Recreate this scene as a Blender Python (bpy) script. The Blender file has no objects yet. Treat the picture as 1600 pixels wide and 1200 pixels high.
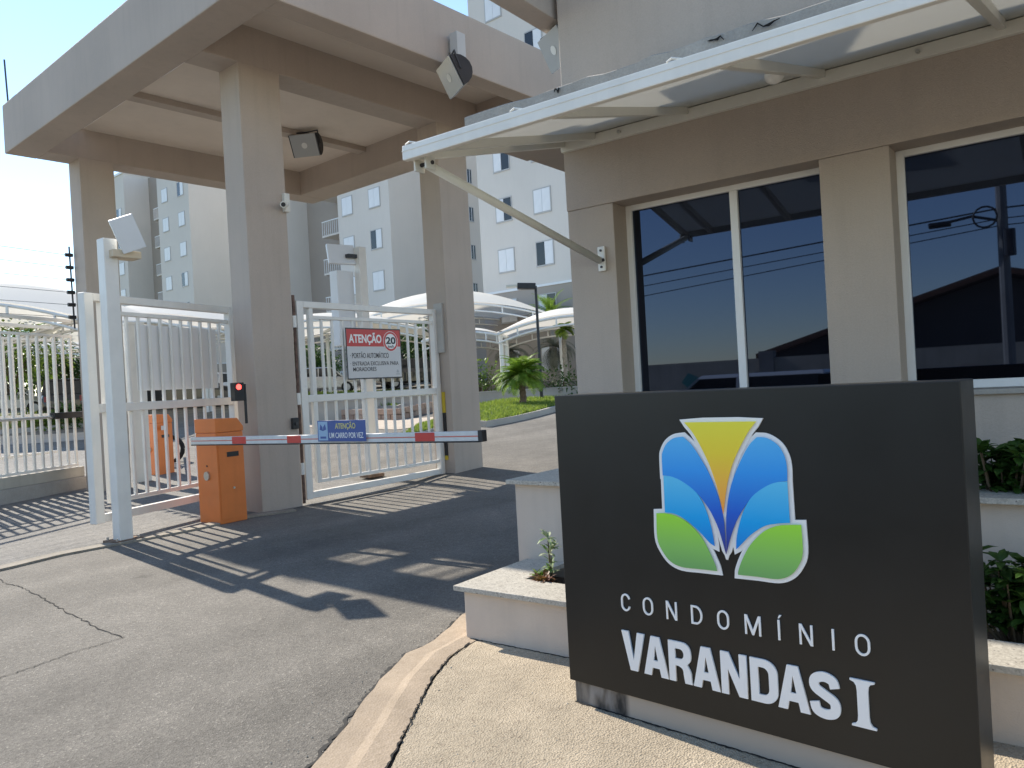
import bpy, bmesh, math, random
from mathutils import Vector, Matrix
random.seed(7)
SC = bpy.context.scene
COL = SC.collection
rad = math.radians

# ------------------------------------------------------------------ camera
FPX, HEYE = 1212.5, 1.5
YAW, PIT, ROL = rad(40.84), rad(-.05), rad(-3.184)
F0 = Vector((math.cos(YAW), math.sin(YAW), 0)); R0 = Vector((math.sin(YAW), -math.cos(YAW), 0)); ZV = Vector((0, 0, 1))
FW = F0*math.cos(PIT) + ZV*math.sin(PIT); U0 = -F0*math.sin(PIT) + ZV*math.cos(PIT)
RT = R0*math.cos(ROL) + U0*math.sin(ROL); UP = -R0*math.sin(ROL) + U0*math.cos(ROL)
EYE = Vector((0, 0, HEYE))
cam_d = bpy.data.cameras.new('camera'); cam = bpy.data.objects.new('camera', cam_d); COL.objects.link(cam)
cam_d.sensor_fit = 'HORIZONTAL'; cam_d.sensor_width = 36; cam_d.lens = FPX/1600*36
cam_d.clip_start = .05; cam_d.clip_end = 3000
M = Matrix((RT, UP, -FW)).transposed().to_4x4(); M.translation = EYE
cam.matrix_world = M
SC.camera = cam

# ------------------------------------------------------------------ sky, sun, exposure
SUN_AZ, SUN_EL = rad(84.2), rad(38.0)
w = bpy.data.worlds.new('World'); SC.world = w; w.use_nodes = True
nt = w.node_tree; nt.nodes.clear()
sky = nt.nodes.new('ShaderNodeTexSky'); sky.sky_type = 'NISHITA'; sky.sun_disc = False
sky.sun_elevation = SUN_EL; sky.sun_rotation = math.pi/2 - SUN_AZ
sky.air_density = 1.0; sky.dust_density = .0; sky.ozone_density = 1.0
bg = nt.nodes.new('ShaderNodeBackground'); bg.inputs[1].default_value = .128
wo = nt.nodes.new('ShaderNodeOutputWorld')
nt.links.new(sky.outputs[0], bg.inputs[0]); nt.links.new(bg.outputs[0], wo.inputs[0])
sd = bpy.data.lights.new('sun', 'SUN'); sd.energy = 3.6; sd.angle = rad(.53); sd.color = (1, .92, .80)
so = bpy.data.objects.new('sun', sd); COL.objects.link(so)
sv = Vector((math.cos(SUN_AZ)*math.cos(SUN_EL), math.sin(SUN_AZ)*math.cos(SUN_EL), math.sin(SUN_EL)))
so.rotation_euler = sv.to_track_quat('Z', 'Y').to_euler(); so.location = sv*60
SC.view_settings.view_transform = 'Standard'; SC.view_settings.look = 'None'
SC.view_settings.exposure = 1.08; SC.view_settings.gamma = 1
SC.render.engine = 'CYCLES'

# ------------------------------------------------------------------ geometry helpers
def ray(x, y): return FW + RT*((x-800)/FPX) - UP*((y-600)/FPX)
def gz(x, y, z=0):
    d = ray(x, y); return EYE + d*((z-HEYE)/d.z)
def at(x, y, D): return EYE + ray(x, y)*D
def pl(x, y, p, deg):
    a = rad(deg); n = Vector((-math.sin(a), math.cos(a), 0)); d = ray(x, y)
    return EYE + d*(n.dot(Vector((p[0], p[1], 0)))/n.dot(d))
def gh(x, y):
    """height of the ground: flat by the street, climbing towards the blocks"""
    r = math.hypot(x, y)
    if r < 1e-6: return 0.
    az = math.degrees(math.atan2(y, x))
    t = min(1, max(0, (az-45)/22))
    if az < -20 or az > 120: return 0.
    edge = min(1, (az+20)/30, (120-az)/25)
    return .0485*max(0, min(r, 62)-(11+5*t))*max(0, edge)
def gp(x, y, off=0): return Vector((x, y, gh(x, y)+off))
def on_ground(px, py):
    d = ray(px, py); t = 3.
    for i in range(4000):
        p = EYE + d*t
        if p.z <= gh(p.x, p.y): return p
        t += .02
    return p

class MB:
    def __init__(s): s.v = []; s.f = []
    def add(s, vs, fs):
        n = len(s.v); s.v += [tuple(v) for v in vs]; s.f += [tuple(i+n for i in f) for f in fs]; return s
    def box(s, x0, x1, y0, y1, z0, z1):
        return s.add([(x0,y0,z0),(x1,y0,z0),(x1,y1,z0),(x0,y1,z0),(x0,y0,z1),(x1,y0,z1),(x1,y1,z1),(x0,y1,z1)],
                     [(3,2,1,0),(4,5,6,7),(0,1,5,4),(1,2,6,5),(2,3,7,6),(3,0,4,7)])
    def beam(s, p0, p1, w, h, up=ZV):
        p0 = Vector(p0); p1 = Vector(p1); d = (p1-p0).normalized(); r = d.cross(Vector(up)); r.normalize(); u = r.cross(d)
        r = r*(w/2); u = u*(h/2)
        return s.add([p0-r-u,p0+r-u,p0+r+u,p0-r+u,p1-r-u,p1+r-u,p1+r+u,p1-r+u],
                     [(0,1,2,3),(7,6,5,4),(0,4,5,1),(1,5,6,2),(2,6,7,3),(3,7,4,0)])
    def tube(s, pts, r, n=8, cap=True):
        pts = [Vector(p) for p in pts]; m = len(pts); rs = r if isinstance(r, (list, tuple)) else [r]*m
        base = len(s.v); ref = Vector((.31, .17, .93))
        for i, p in enumerate(pts):
            d = (pts[min(i+1, m-1)]-pts[max(i-1, 0)]).normalized()
            a = d.cross(ref)
            if a.length < .1: a = d.cross(Vector((1, 0, 0)))
            a.normalize(); b = d.cross(a)
            for k in range(n):
                t = 2*math.pi*k/n; s.v.append(tuple(p+(a*math.cos(t)+b*math.sin(t))*rs[i]))
        for i in range(m-1):
            for k in range(n):
                k2 = (k+1) % n
                s.f.append((base+i*n+k, base+i*n+k2, base+(i+1)*n+k2, base+(i+1)*n+k))
        if cap:
            s.f.append(tuple(base+k for k in range(n))[::-1]); s.f.append(tuple(base+(m-1)*n+k for k in range(n)))
        return s
    def prism(s, poly, f, t0, t1):
        """poly of 2d points, f(a,b,t) -> 3d point"""
        n = len(poly)
        vs = [f(a, b, t0) for a, b in poly] + [f(a, b, t1) for a, b in poly]
        fs = [tuple(range(n))[::-1], tuple(range(n, 2*n))] + [(i, (i+1) % n, (i+1) % n+n, i+n) for i in range(n)]
        return s.add(vs, fs)
    def mesh(s, name, mat, smooth=False, bevel=0, seg=2):
        me = bpy.data.meshes.new(name); me.from_pydata(s.v, [], s.f)
        bm = bmesh.new(); bm.from_mesh(me)
        if bevel:
            ed = [e for e in bm.edges if len(e.link_faces) == 2 and e.calc_face_angle(0) > .5]
            bmesh.ops.bevel(bm, geom=ed, offset=bevel, segments=seg, profile=.6, affect='EDGES', clamp_overlap=True)
        bmesh.ops.recalc_face_normals(bm, faces=bm.faces)
        bm.to_mesh(me); bm.free()
        if smooth:
            for p in me.polygons: p.use_smooth = True
        if mat: me.materials.append(mat)
        return me
    def build(s, name, mat, parent=None, loc=(0,0,0), rz=0, smooth=False, bevel=0, seg=2):
        return link(name, s.mesh(name, mat, smooth, bevel, seg), parent, loc, rz)
def link(name, me, parent=None, loc=(0,0,0), rz=0, scale=None):
    o = bpy.data.objects.new(name, me); COL.objects.link(o); o.location = loc; o.rotation_euler = (0, 0, rz)
    if scale: o.scale = scale
    o.parent = parent
    return o
def thing(name, label, cat, loc=(0,0,0), rz=0, group=None):
    o = bpy.data.objects.new(name, None); COL.objects.link(o); o.empty_display_size = .2
    o.location = loc; o.rotation_euler = (0, 0, rz); tag(o, label, cat, group); return o
def tag(o, label, cat, group=None):
    o['label'] = label; o['category'] = cat
    if group: o['group'] = group
    return o
def struct(o): o['kind'] = 'structure'; return o
def copy_tree(o, parent=None):
    c = o.copy(); COL.objects.link(c); c.parent = parent
    for ch in list(o.children): copy_tree(ch, c)
    return c
def smooth_poly(p, k=4, corner=.75):
    n = len(p); out = []
    V2 = [Vector(q) for q in p]
    sharp = []
    for i in range(n):
        a = (V2[i]-V2[i-1]).normalized(); b = (V2[(i+1) % n]-V2[i]).normalized()
        sharp.append(a.dot(b) < corner)
    for i in range(n):
        p1, p2 = V2[i], V2[(i+1) % n]
        p0 = V2[i-1] if not sharp[i] else p1*2-p2
        p3 = V2[(i+2) % n] if not sharp[(i+1) % n] else p2*2-p1
        for j in range(k):
            t = j/k
            out.append(tuple(.5*((2*p1)+(p2-p0)*t+(2*p0-5*p1+4*p2-p3)*t*t+(3*p1-p0-3*p2+p3)*t**3)))
    return out
def offset_poly(p, d):
    n = len(p); V2 = [Vector(q) for q in p]
    area = sum(V2[i].x*V2[(i+1) % n].y-V2[(i+1) % n].x*V2[i].y for i in range(n))
    sg = 1 if area > 0 else -1; out = []
    for i in range(n):
        a = (V2[i]-V2[i-1]); b = (V2[(i+1) % n]-V2[i]); a.normalize(); b.normalize()
        na = Vector((a.y, -a.x))*sg; nb = Vector((b.y, -b.x))*sg
        m = na+nb
        if m.length < .75:
            out.append(tuple(V2[i]+(a-b).normalized()*d*1.5)); continue
        m.normalize(); k = min(1/max(m.dot(na), .5), 1.6)
        out.append(tuple(V2[i]+m*d*k))
    return out

# ------------------------------------------------------------------ materials
MATS = {}
def mat(name, col, rough=.6, var=.08, scale=1.5, bump=0., bscale=120, metal=0., spec=.5, fine=0., streak=0., coat=0.):
    if name in MATS: return MATS[name]
    m = bpy.data.materials.new(name); m.use_nodes = True; t = m.node_tree; N = t.nodes; L = t.links
    b = N['Principled BSDF']; b.inputs['Roughness'].default_value = rough; b.inputs['Metallic'].default_value = metal
    b.inputs['Specular IOR Level'].default_value = spec; b.inputs['Coat Weight'].default_value = coat
    tc = N.new('ShaderNodeTexCoord'); base = tuple(col)+(1,)
    def noise(sc, det=5, vec=None):
        n = N.new('ShaderNodeTexNoise'); n.inputs['Scale'].default_value = sc; n.inputs['Detail'].default_value = det
        n.inputs['Roughness'].default_value = .6
        L.new(vec or tc.outputs['Object'], n.inputs['Vector']); return n.outputs['Fac']
    def mix(fac, a, c, lo=.3, hi=.7):
        r = N.new('ShaderNodeMapRange'); r.inputs[1].default_value = lo; r.inputs[2].default_value = hi; L.new(fac, r.inputs[0])
        x = N.new('ShaderNodeMix'); x.data_type = 'RGBA'; L.new(r.outputs[0], x.inputs[0])
        for i, q in ((6, a), (7, c)):
            if isinstance(q, tuple): x.inputs[i].default_value = q
            else: L.new(q, x.inputs[i])
        return x.outputs[2]
    def sc_(c, k): return tuple(min(1, q*k) for q in c[:3])+(1,)
    out = mix(noise(scale), sc_(base, 1-var), sc_(base, 1+var))
    if streak:
        mp = N.new('ShaderNodeMapping'); mp.inputs['Scale'].default_value = (7, 7, .5); L.new(tc.outputs['Object'], mp.inputs[0])
        k = noise(1.0, 6, mp.outputs[0])
        mm = N.new('ShaderNodeMapRange'); mm.inputs[1].default_value = .5; mm.inputs[2].default_value = .8; mm.inputs[4].default_value = streak
        L.new(k, mm.inputs[0])
        x = N.new('ShaderNodeMix'); x.data_type = 'RGBA'; L.new(mm.outputs[0], x.inputs[0]); L.new(out, x.inputs[6]); x.inputs[7].default_value = sc_(base, .55); out = x.outputs[2]
    if fine:
        k = noise(bscale*.7, 2)
        x = N.new('ShaderNodeMix'); x.data_type = 'RGBA'; x.blend_type = 'MULTIPLY'; x.inputs[0].default_value = 1
        g = N.new('ShaderNodeMapRange'); g.inputs[1].default_value = .25; g.inputs[2].default_value = .75; g.inputs[3].default_value = 1-fine; g.inputs[4].default_value = 1+fine
        L.new(k, g.inputs[0]); L.new(out, x.inputs[6]); L.new(g.outputs[0], x.inputs[7]); out = x.outputs[2]
    L.new(out, b.inputs['Base Color'])
    rr = N.new('ShaderNodeMapRange'); rr.inputs[3].default_value = max(0, rough-.08); rr.inputs[4].default_value = min(1, rough+.08)
    L.new(noise(scale*4), rr.inputs[0]); L.new(rr.outputs[0], b.inputs['Roughness'])
    if bump:
        bn = N.new('ShaderNodeBump'); bn.inputs['Strength'].default_value = bump; bn.inputs['Distance'].default_value = .01
        L.new(noise(bscale, 3), bn.inputs['Height']); L.new(bn.outputs[0], b.inputs['Normal'])
    MATS[name] = m; return m
def flat(name, col, rough=.5, metal=0, spec=.5, emit=None, es=0):
    if name in MATS: return MATS[name]
    m = bpy.data.materials.new(name); m.use_nodes = True; b = m.node_tree.nodes['Principled BSDF']
    b.inputs['Base Color'].default_value = tuple(col)+(1,); b.inputs['Roughness'].default_value = rough
    b.inputs['Metallic'].default_value = metal; b.inputs['Specular IOR Level'].default_value = spec
    if emit: b.inputs['Emission Color'].default_value = tuple(emit)+(1,); b.inputs['Emission Strength'].default_value = es
    MATS[name] = m; return m
def grad(name, stops, z0, z1, rough=.3):
    """printed vertical colour gradient between two heights"""
    m = bpy.data.materials.new(name); m.use_nodes = True; t = m.node_tree; N = t.nodes; L = t.links
    b = N['Principled BSDF']; b.inputs['Roughness'].default_value = rough
    tc = N.new('ShaderNodeTexCoord'); s = N.new('ShaderNodeSeparateXYZ'); L.new(tc.outputs['Object'], s.inputs[0])
    r = N.new('ShaderNodeMapRange'); r.inputs[1].default_value = z0; r.inputs[2].default_value = z1; L.new(s.outputs[2], r.inputs[0])
    c = N.new('ShaderNodeValToRGB'); L.new(r.outputs[0], c.inputs[0])
    e = c.color_ramp.elements
    e[0].position, e[0].color = stops[0][0], tuple(stops[0][1])+(1,); e[1].position, e[1].color = stops[-1][0], tuple(stops[-1][1])+(1,)
    for p, q in stops[1:-1]:
        n = e.new(p); n.color = tuple(q)+(1,)
    L.new(c.outputs[0], b.inputs['Base Color']); MATS[name] = m; return m
def ground_mat(name, dark, light, gscale, stain, bump, speck=None, tracks=0, rough=.85):
    m = bpy.data.materials.new(name); m.use_nodes = True; t = m.node_tree; N = t.nodes; L = t.links
    b = N['Principled BSDF']; b.inputs['Roughness'].default_value = rough; b.inputs['Specular IOR Level'].default_value = .3
    tc = N.new('ShaderNodeTexCoord'); vec = tc.outputs['Object']
    def nz(sc, det, ro=.6):
        n = N.new('ShaderNodeTexNoise'); n.inputs['Scale'].default_value = sc; n.inputs['Detail'].default_value = det; n.inputs['Roughness'].default_value = ro
        L.new(vec, n.inputs['Vector']); return n.outputs['Fac']
    def mr(x, a, c, lo, hi):
        r = N.new('ShaderNodeMapRange'); L.new(x, r.inputs[0])
        for i, q in zip((1, 2, 3, 4), (a, c, lo, hi)): r.inputs[i].default_value = q
        return r.outputs[0]
    vo = N.new('ShaderNodeTexVoronoi'); vo.inputs['Scale'].default_value = gscale; L.new(vec, vo.inputs['Vector'])
    sepc = N.new('ShaderNodeSeparateColor'); L.new(vo.outputs['Color'], sepc.inputs[0])
    x = N.new('ShaderNodeMix'); x.data_type = 'RGBA'; x.inputs[6].default_value = tuple(dark)+(1,); x.inputs[7].default_value = tuple(light)+(1,)
    add = N.new('ShaderNodeMath'); add.operation = 'MULTIPLY_ADD'; L.new(sepc.outputs[0], add.inputs[0]); add.inputs[1].default_value = .6
    L.new(mr(nz(gscale*.22, 4, .75), .3, .7, 0, .4), add.inputs[2]); L.new(add.outputs[0], x.inputs[0]); out = x.outputs[2]
    if speck:
        y = N.new('ShaderNodeMix'); y.data_type = 'RGBA'; L.new(out, y.inputs[6]); y.inputs[7].default_value = tuple(speck)+(1,)
        L.new(mr(sepc.outputs[1], .97, .975, 0, .7), y.inputs[0]); out = y.outputs[2]
    mu = N.new('ShaderNodeMix'); mu.data_type = 'RGBA'; mu.blend_type = 'MULTIPLY'; mu.inputs[0].default_value = 1
    g1 = mr(nz(.55, 5, .65), .3, .7, 1-stain, 1+stain*.6); g2 = mr(nz(4.5, 5, .7), .3, .72, 1-stain*.6, 1+stain*.4)
    mm = N.new('ShaderNodeMath'); mm.operation = 'MULTIPLY'; L.new(g1, mm.inputs[0]); L.new(g2, mm.inputs[1])
    fac = mm.outputs[0]
    if tracks:
        mp = N.new('ShaderNodeMapping'); mp.inputs['Scale'].default_value = (.10, 1.25, 1); mp.inputs['Rotation'].default_value = (0, 0, .06); L.new(vec, mp.inputs[0])
        tn = N.new('ShaderNodeTexNoise'); tn.inputs['Scale'].default_value = 1; tn.inputs['Detail'].default_value = 3; L.new(mp.outputs[0], tn.inputs['Vector'])
        sp = N.new('ShaderNodeTexVoronoi'); sp.inputs['Scale'].default_value = .9; L.new(vec, sp.inputs['Vector'])
        wob = N.new('ShaderNodeMath'); wob.operation = 'MULTIPLY_ADD'; L.new(nz(9, 3), wob.inputs[0]); wob.inputs[1].default_value = .22; L.new(sp.outputs['Distance'], wob.inputs[2])
        m2 = N.new('ShaderNodeMath'); m2.operation = 'MULTIPLY'; L.new(mr(tn.outputs['Fac'], .35, .65, 1-tracks, 1+tracks*.5), m2.inputs[0]); L.new(mr(wob.outputs[0], .13, .22, .72, 1), m2.inputs[1])
        m3 = N.new('ShaderNodeMath'); m3.operation = 'MULTIPLY'; L.new(m2.outputs[0], m3.inputs[0]); L.new(fac, m3.inputs[1]); fac = m3.outputs[0]
    L.new(out, mu.inputs[6]); L.new(fac, mu.inputs[7]); L.new(mu.outputs[2], b.inputs['Base Color'])
    bn = N.new('ShaderNodeBump'); bn.inputs['Strength'].default_value = bump; bn.inputs['Distance'].default_value = .006
    h = N.new('ShaderNodeMath'); h.operation = 'ADD'; L.new(vo.outputs['Distance'], h.inputs[0]); L.new(nz(gscale*.5, 4, .8), h.inputs[1])
    L.new(h.outputs[0], bn.inputs['Height']); L.new(bn.outputs[0], b.inputs['Normal'])
    MATS[name] = m; return m
def membrane(name, col, trans):
    m = bpy.data.materials.new(name); m.use_nodes = True; t = m.node_tree; N = t.nodes; L = t.links
    N.remove(N['Principled BSDF']); o = N['Material Output']
    d = N.new('ShaderNodeBsdfDiffuse'); d.inputs[0].default_value = tuple(col)+(1,)
    tr = N.new('ShaderNodeBsdfTranslucent'); tr.inputs[0].default_value = tuple(col)+(1,)
    x = N.new('ShaderNodeMixShader'); x.inputs[0].default_value = trans
    L.new(d.outputs[0], x.inputs[1]); L.new(tr.outputs[0], x.inputs[2]); L.new(x.outputs[0], o.inputs[0]); MATS[name] = m; return m
def leafmat(name, c1, c2, trans=.35):
    m = bpy.data.materials.new(name); m.use_nodes = True; t = m.node_tree; N = t.nodes; L = t.links
    b = N['Principled BSDF']; o = N['Material Output']; b.inputs['Roughness'].default_value = .5
    tc = N.new('ShaderNodeTexCoord'); n = N.new('ShaderNodeTexNoise'); n.inputs['Scale'].default_value = 9; n.inputs['Detail'].default_value = 3; L.new(tc.outputs['Object'], n.inputs['Vector'])
    r = N.new('ShaderNodeMapRange'); r.inputs[1].default_value = .35; r.inputs[2].default_value = .65; L.new(n.outputs['Fac'], r.inputs[0])
    x = N.new('ShaderNodeMix'); x.data_type = 'RGBA'; x.inputs[6].default_value = tuple(c1)+(1,); x.inputs[7].default_value = tuple(c2)+(1,); L.new(r.outputs[0], x.inputs[0])
    L.new(x.outputs[2], b.inputs['Base Color'])
    tr = N.new('ShaderNodeBsdfTranslucent'); L.new(x.outputs[2], tr.inputs[0])
    ms = N.new('ShaderNodeMixShader'); ms.inputs[0].default_value = trans; L.new(b.outputs[0], ms.inputs[1]); L.new(tr.outputs[0], ms.inputs[2]); L.new(ms.outputs[0], o.inputs[0])
    MATS[name] = m; return m
def stained(name, col, dark, amount):
    """painted plaster with black mould and bare cement showing towards one end (object x)"""
    m = bpy.data.materials.new(name); m.use_nodes = True; t = m.node_tree; N = t.nodes; L = t.links
    b = N['Principled BSDF']; b.inputs['Roughness'].default_value = .85
    tc = N.new('ShaderNodeTexCoord'); s = N.new('ShaderNodeSeparateXYZ'); L.new(tc.outputs['Object'], s.inputs[0])
    mp = N.new('ShaderNodeMapping'); mp.inputs['Scale'].default_value = (1, 1, .35); L.new(tc.outputs['Object'], mp.inputs[0])
    n = N.new('ShaderNodeTexNoise'); n.inputs['Scale'].default_value = 16; n.inputs['Detail'].default_value = 6; L.new(mp.outputs[0], n.inputs['Vector'])
    n2 = N.new('ShaderNodeTexNoise'); n2.inputs['Scale'].default_value = 5; n2.inputs['Detail'].default_value = 5; L.new(mp.outputs[0], n2.inputs['Vector'])
    r = N.new('ShaderNodeMapRange'); r.inputs[1].default_value = amount+.012; r.inputs[2].default_value = amount-.012; L.new(s.outputs[0], r.inputs[0])
    c = N.new('ShaderNodeValToRGB'); L.new(n.outputs['Fac'], c.inputs[0]); e = c.color_ramp.elements
    e[0].position = .40; e[0].color = tuple(dark)+(1,); e[1].position = .66; e[1].color = (.27, .25, .23, 1)
    e2 = e.new(.52); e2.color = (.15, .13, .11, 1)
    r2 = N.new('ShaderNodeMapRange'); r2.inputs[1].default_value = .3; r2.inputs[2].default_value = .45; r2.inputs[3].default_value = .25; L.new(n2.outputs['Fac'], r2.inputs[0])
    mu = N.new('ShaderNodeMath'); mu.operation = 'MULTIPLY'; L.new(r.outputs[0], mu.inputs[0]); L.new(r2.outputs[0], mu.inputs[1])
    x = N.new('ShaderNodeMix'); x.data_type = 'RGBA'; L.new(mu.outputs[0], x.inputs[0]); x.inputs[6].default_value = tuple(col)+(1,); L.new(c.outputs[0], x.inputs[7])
    L.new(x.outputs[2], b.inputs['Base Color'])
    bn = N.new('ShaderNodeBump'); bn.inputs['Strength'].default_value = .3; bn.inputs['Distance'].default_value = .004; L.new(n.outputs['Fac'], bn.inputs['Height']); L.new(bn.outputs[0], b.inputs['Normal'])
    MATS[name] = m; return m

TAUPE = mat('taupe_wall_paint', (.465, .39, .325), .8, .09, .6, .4, 140, streak=.22, fine=.05)
PLANTW = mat('planter_plaster', (.62, .52, .425), .85, .10, 1.6, .35, 150, streak=.2)
PLANTW2 = mat('apartment_plaster', (.64, .60, .555), .85, .04, .25, 0, streak=.08)
TAUPE2 = mat('dark_taupe_plaster', (.36, .315, .275), .85, .05, .3, 0)
WHITE = mat('white_metal_paint', (.78, .75, .69), .4, .06, 3, .05, 60, streak=.18)
WHITE2 = mat('white_aluminium', (.78, .77, .75), .35, .03, 3)
CREAM = mat('cream_awning_metal', (.70, .68, .61), .45, .05, 2, streak=.1)
ORANGE = mat('orange_enamel', (.72, .20, .045), .42, .07, 4, .03, 40, streak=.15)
BLACKP = mat('black_plastic', (.02, .02, .022), .5, .2, 6)
DARKM = mat('dark_metal', (.05, .05, .055), .45, .2, 6, metal=.4)
GLASS = flat('tinted_window_glass', (.004, .004, .006), .015, 0, 1.0)
GLASS.node_tree.nodes['Principled BSDF'].inputs['Specular Tint'].default_value = (.48, .63, 1, 1)
CARGL = flat('car_glass', (.012, .014, .016), .06, 0, .6)
CONC = mat('bare_concrete', (.36, .335, .30), .9, .14, 3, .5, 90, fine=.1, streak=.25)
GRAN = ground_mat('granite_slab', (.33, .30, .25), (.62, .58, .50), 130, .08, .05, speck=(.12, .10, .09), rough=.45)
ASPH = ground_mat('asphalt', (.105, .096, .083), (.255, .233, .198), 120, .24, .6, speck=(.36, .33, .28), tracks=.16)
WALK = ground_mat('pavement_concrete', (.35, .288, .205), (.52, .435, .32), 110, .24, .8, speck=(.22, .17, .12))
KERBM = ground_mat('kerb_concrete', (.36, .28, .195), (.46, .365, .27), 90, .22, .35)
TRACK = flat('crack_filler', (.012, .011, .010), .95)
SOIL = ground_mat('planter_soil', (.03, .02, .014), (.12, .085, .06), 70, .2, 1)
GRASSG = ground_mat('grass_soil', (.05, .085, .012), (.12, .17, .03), 30, .25, .6)
GRASSB = leafmat('grass_blade', (.15, .23, .03), (.27, .33, .06), .5)
MEMB = membrane('carport_membrane', (.88, .85, .78), .34)
POLY = membrane('awning_panel', (.74, .73, .69), .45)
SIGNW = flat('sign_white', (.86, .85, .83), .35)
SIGNB = mat('sign_black', (.013, .0125, .011), .34, .2, 1.2, spec=.42)
SOFFIT = mat('soffit_paint', (.70, .61, .52), .85, .06, .8, .3, 120, streak=.1)

# ================================================================== SETTING
def polar(name, r_list, az0, az1, n, m, off):
    mb = MB(); k = len(r_list)
    vs = []
    for i in range(n+1):
        a = rad(az0+(az1-az0)*i/n)
        for r in r_list:
            x, y = r*math.cos(a), r*math.sin(a); vs.append((x, y, gh(x, y)+off))
    fs = [(i*k+j, i*k+j+1, (i+1)*k+j+1, (i+1)*k+j) for i in range(n) for j in range(k-1)]
    mb.add(vs, fs); return mb.build(name, m)
LAND = ground_mat('dry_land', (.10, .11, .04), (.20, .17, .09), 2, .2, .2)
struct(polar('ground', [60, 64, 75, 90, 200, 600, 1800], -180, 180, 96, LAND, -.05))
struct(polar('road', [.02, 3, 6, 8, 10, 11, 12, 13, 14, 15, 16, 18, 20, 22, 25, 28, 32, 36, 40, 46, 52, 58, 61.5, 64], -180, 180, 180, ASPH, 0))

edge = [gz(*p) for p in [(490,1200),(530,1150),(575,1090),(620,1040),(640,1022),(680,1005),(700,985),(728,960)]]
crk = [gz(x, y, .02) for x, y in [(605,1200),(625,1160),(650,1110),(675,1060),(705,1025),(735,1005)]]
edge = [Vector((-.35,-9,0)), Vector((-.25,-3,0)), Vector((-.05,0,0)), Vector((.35,1.35,0)), Vector((1.0,2.15,0))] + edge + [Vector((4.2,3.66,0))]
crk = [Vector((-.05,-9,.02)), Vector((.0,-3,.02)), Vector((.2,-.05,.02)), Vector((.6,1.05,.02)), Vector((1.2,1.85,.02))] + crk + [Vector((3.5,3.16,.02)), Vector((4.3,3.3,.02))]
def resample(pts, n):
    d = [0]
    for a, b in zip(pts, pts[1:]): d.append(d[-1]+(b-a).length)
    out = []
    for i in range(n):
        t = d[-1]*i/(n-1); j = max(k for k in range(len(d)) if d[k] <= t+1e-9); j = min(j, len(pts)-2)
        out.append(pts[j].lerp(pts[j+1], (t-d[j])/max(1e-9, d[j+1]-d[j])))
    return out
E1 = resample(edge, 120); C1 = resample(crk, 120)
rj = random.Random(3)
E1 = [p+Vector((rj.uniform(-.012,.012), rj.uniform(-.012,.012), 0)) for p in E1]
vs = []; 
for a, b in zip(E1, C1):
    vs += [Vector((a.x, a.y, -.03)), Vector((a.x, a.y, .014)), a.lerp(b, .45)+Vector((0,0,.008)), a.lerp(b, .62)+Vector((0,0,.016)), Vector((b.x, b.y, .022))]
fs = [(i*5+j, i*5+j+1, i*5+j+6, i*5+j+5) for i in range(119) for j in range(4)]
struct(MB().add(vs, fs).build('kerb', KERBM))
# pavement sheet: from the joint behind the kerb to the guardhouse side
vs = []; fs = []
for i, b in enumerate(C1):
    g = Vector((7.5, b.y-.2, .02)) if b.y > -8 else Vector((7.5, -9, .02))
    d = (g-b)
    b2 = b + Vector((rj.uniform(-.006,.006), rj.uniform(-.006,.006), 0)) + d.normalized()*.012
    vs += [Vector((b2.x, b2.y, -.05)), Vector((b2.x, b2.y, .018)), b2.lerp(g, .04)+Vector((0,0,.004)), g]
fs = [(i*4+j, i*4+j+1, i*4+j+5, i*4+j+4) for i in range(119) for j in range(3)]
struct(MB().add(vs, fs).build('pavement', WALK))

def ribbon(name, pix, w, m, z=.004, jit=.012, n=60, pts=None):
    P = [gz(*p) for p in pix] if pts is None else pts
    P = resample(P, n); vs = []
    q = random.Random(len(name)+n)
    for i, p in enumerate(P):
        d = (P[min(i+1, n-1)]-P[max(i-1, 0)]).normalized(); s_ = Vector((-d.y, d.x, 0))
        p = p+s_*q.uniform(-jit, jit); ww = w*q.uniform(.5, 1.3)/2
        vs += [Vector((*(p-s_*ww).xy, gh(p.x, p.y)+z)), Vector((*(p+s_*ww).xy, gh(p.x, p.y)+z))]
    return struct(MB().add(vs, [(2*i, 2*i+1, 2*i+3, 2*i+2) for i in range(n-1)]).build(name, m))
ribbon('asphalt_crack', [(0,905),(8,912),(30,917),(60,930),(110,960),(160,985),(190,996)], .010, TRACK)
ribbon('asphalt_crack', [(195,996),(120,1018),(60,1040),(0,1060),(-120,1100)], .007, TRACK)
ribbon('kerb_joint_crack', [], .008, TRACK, z=.026, jit=.007, n=160, pts=[p for p in crk[3:11]])
ribbon('kerb_gap', [], .022, flat('tar_edge', (.025, .024, .022), .9), z=.0045, jit=.014, n=150, pts=[p+Vector((-.012, .012, 0)) for p in edge[3:13]])
GRM = Matrix.Translation((4.74,3.45,0)) @ Matrix.Rotation(rad(94.28-180), 4, 'Z')
ribbon('joint_line', [], .012, TRACK, z=.0255, jit=.005, n=70, pts=[GRM @ Vector((x, -1.536, 0)) for x in (.09, .4, .8, 1.2)])
SGM = Matrix.Translation((gz(893,1105).x, gz(893,1105).y, 0)) @ Matrix.Rotation(rad(88.2-180), 4, 'Z')
ribbon('joint_line', [], .012, TRACK, z=.0255, jit=.004, n=110, pts=[SGM @ Vector((x, .016, 0)) for x in (.01, .5, 1.0, 1.64)])
q9 = random.Random(77); grit = MB()
def stone(mb_, p, r_):
    mb_.add([p+Vector((r_,0,0)), p+Vector((-.2*r_,r_*.9,0)), p+Vector((-r_,-.1*r_,0)), p+Vector((.1*r_,-r_,0)), p+Vector((0,0,r_*.8))], [(0,1,4),(1,2,4),(2,3,4),(3,0,4)])
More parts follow.
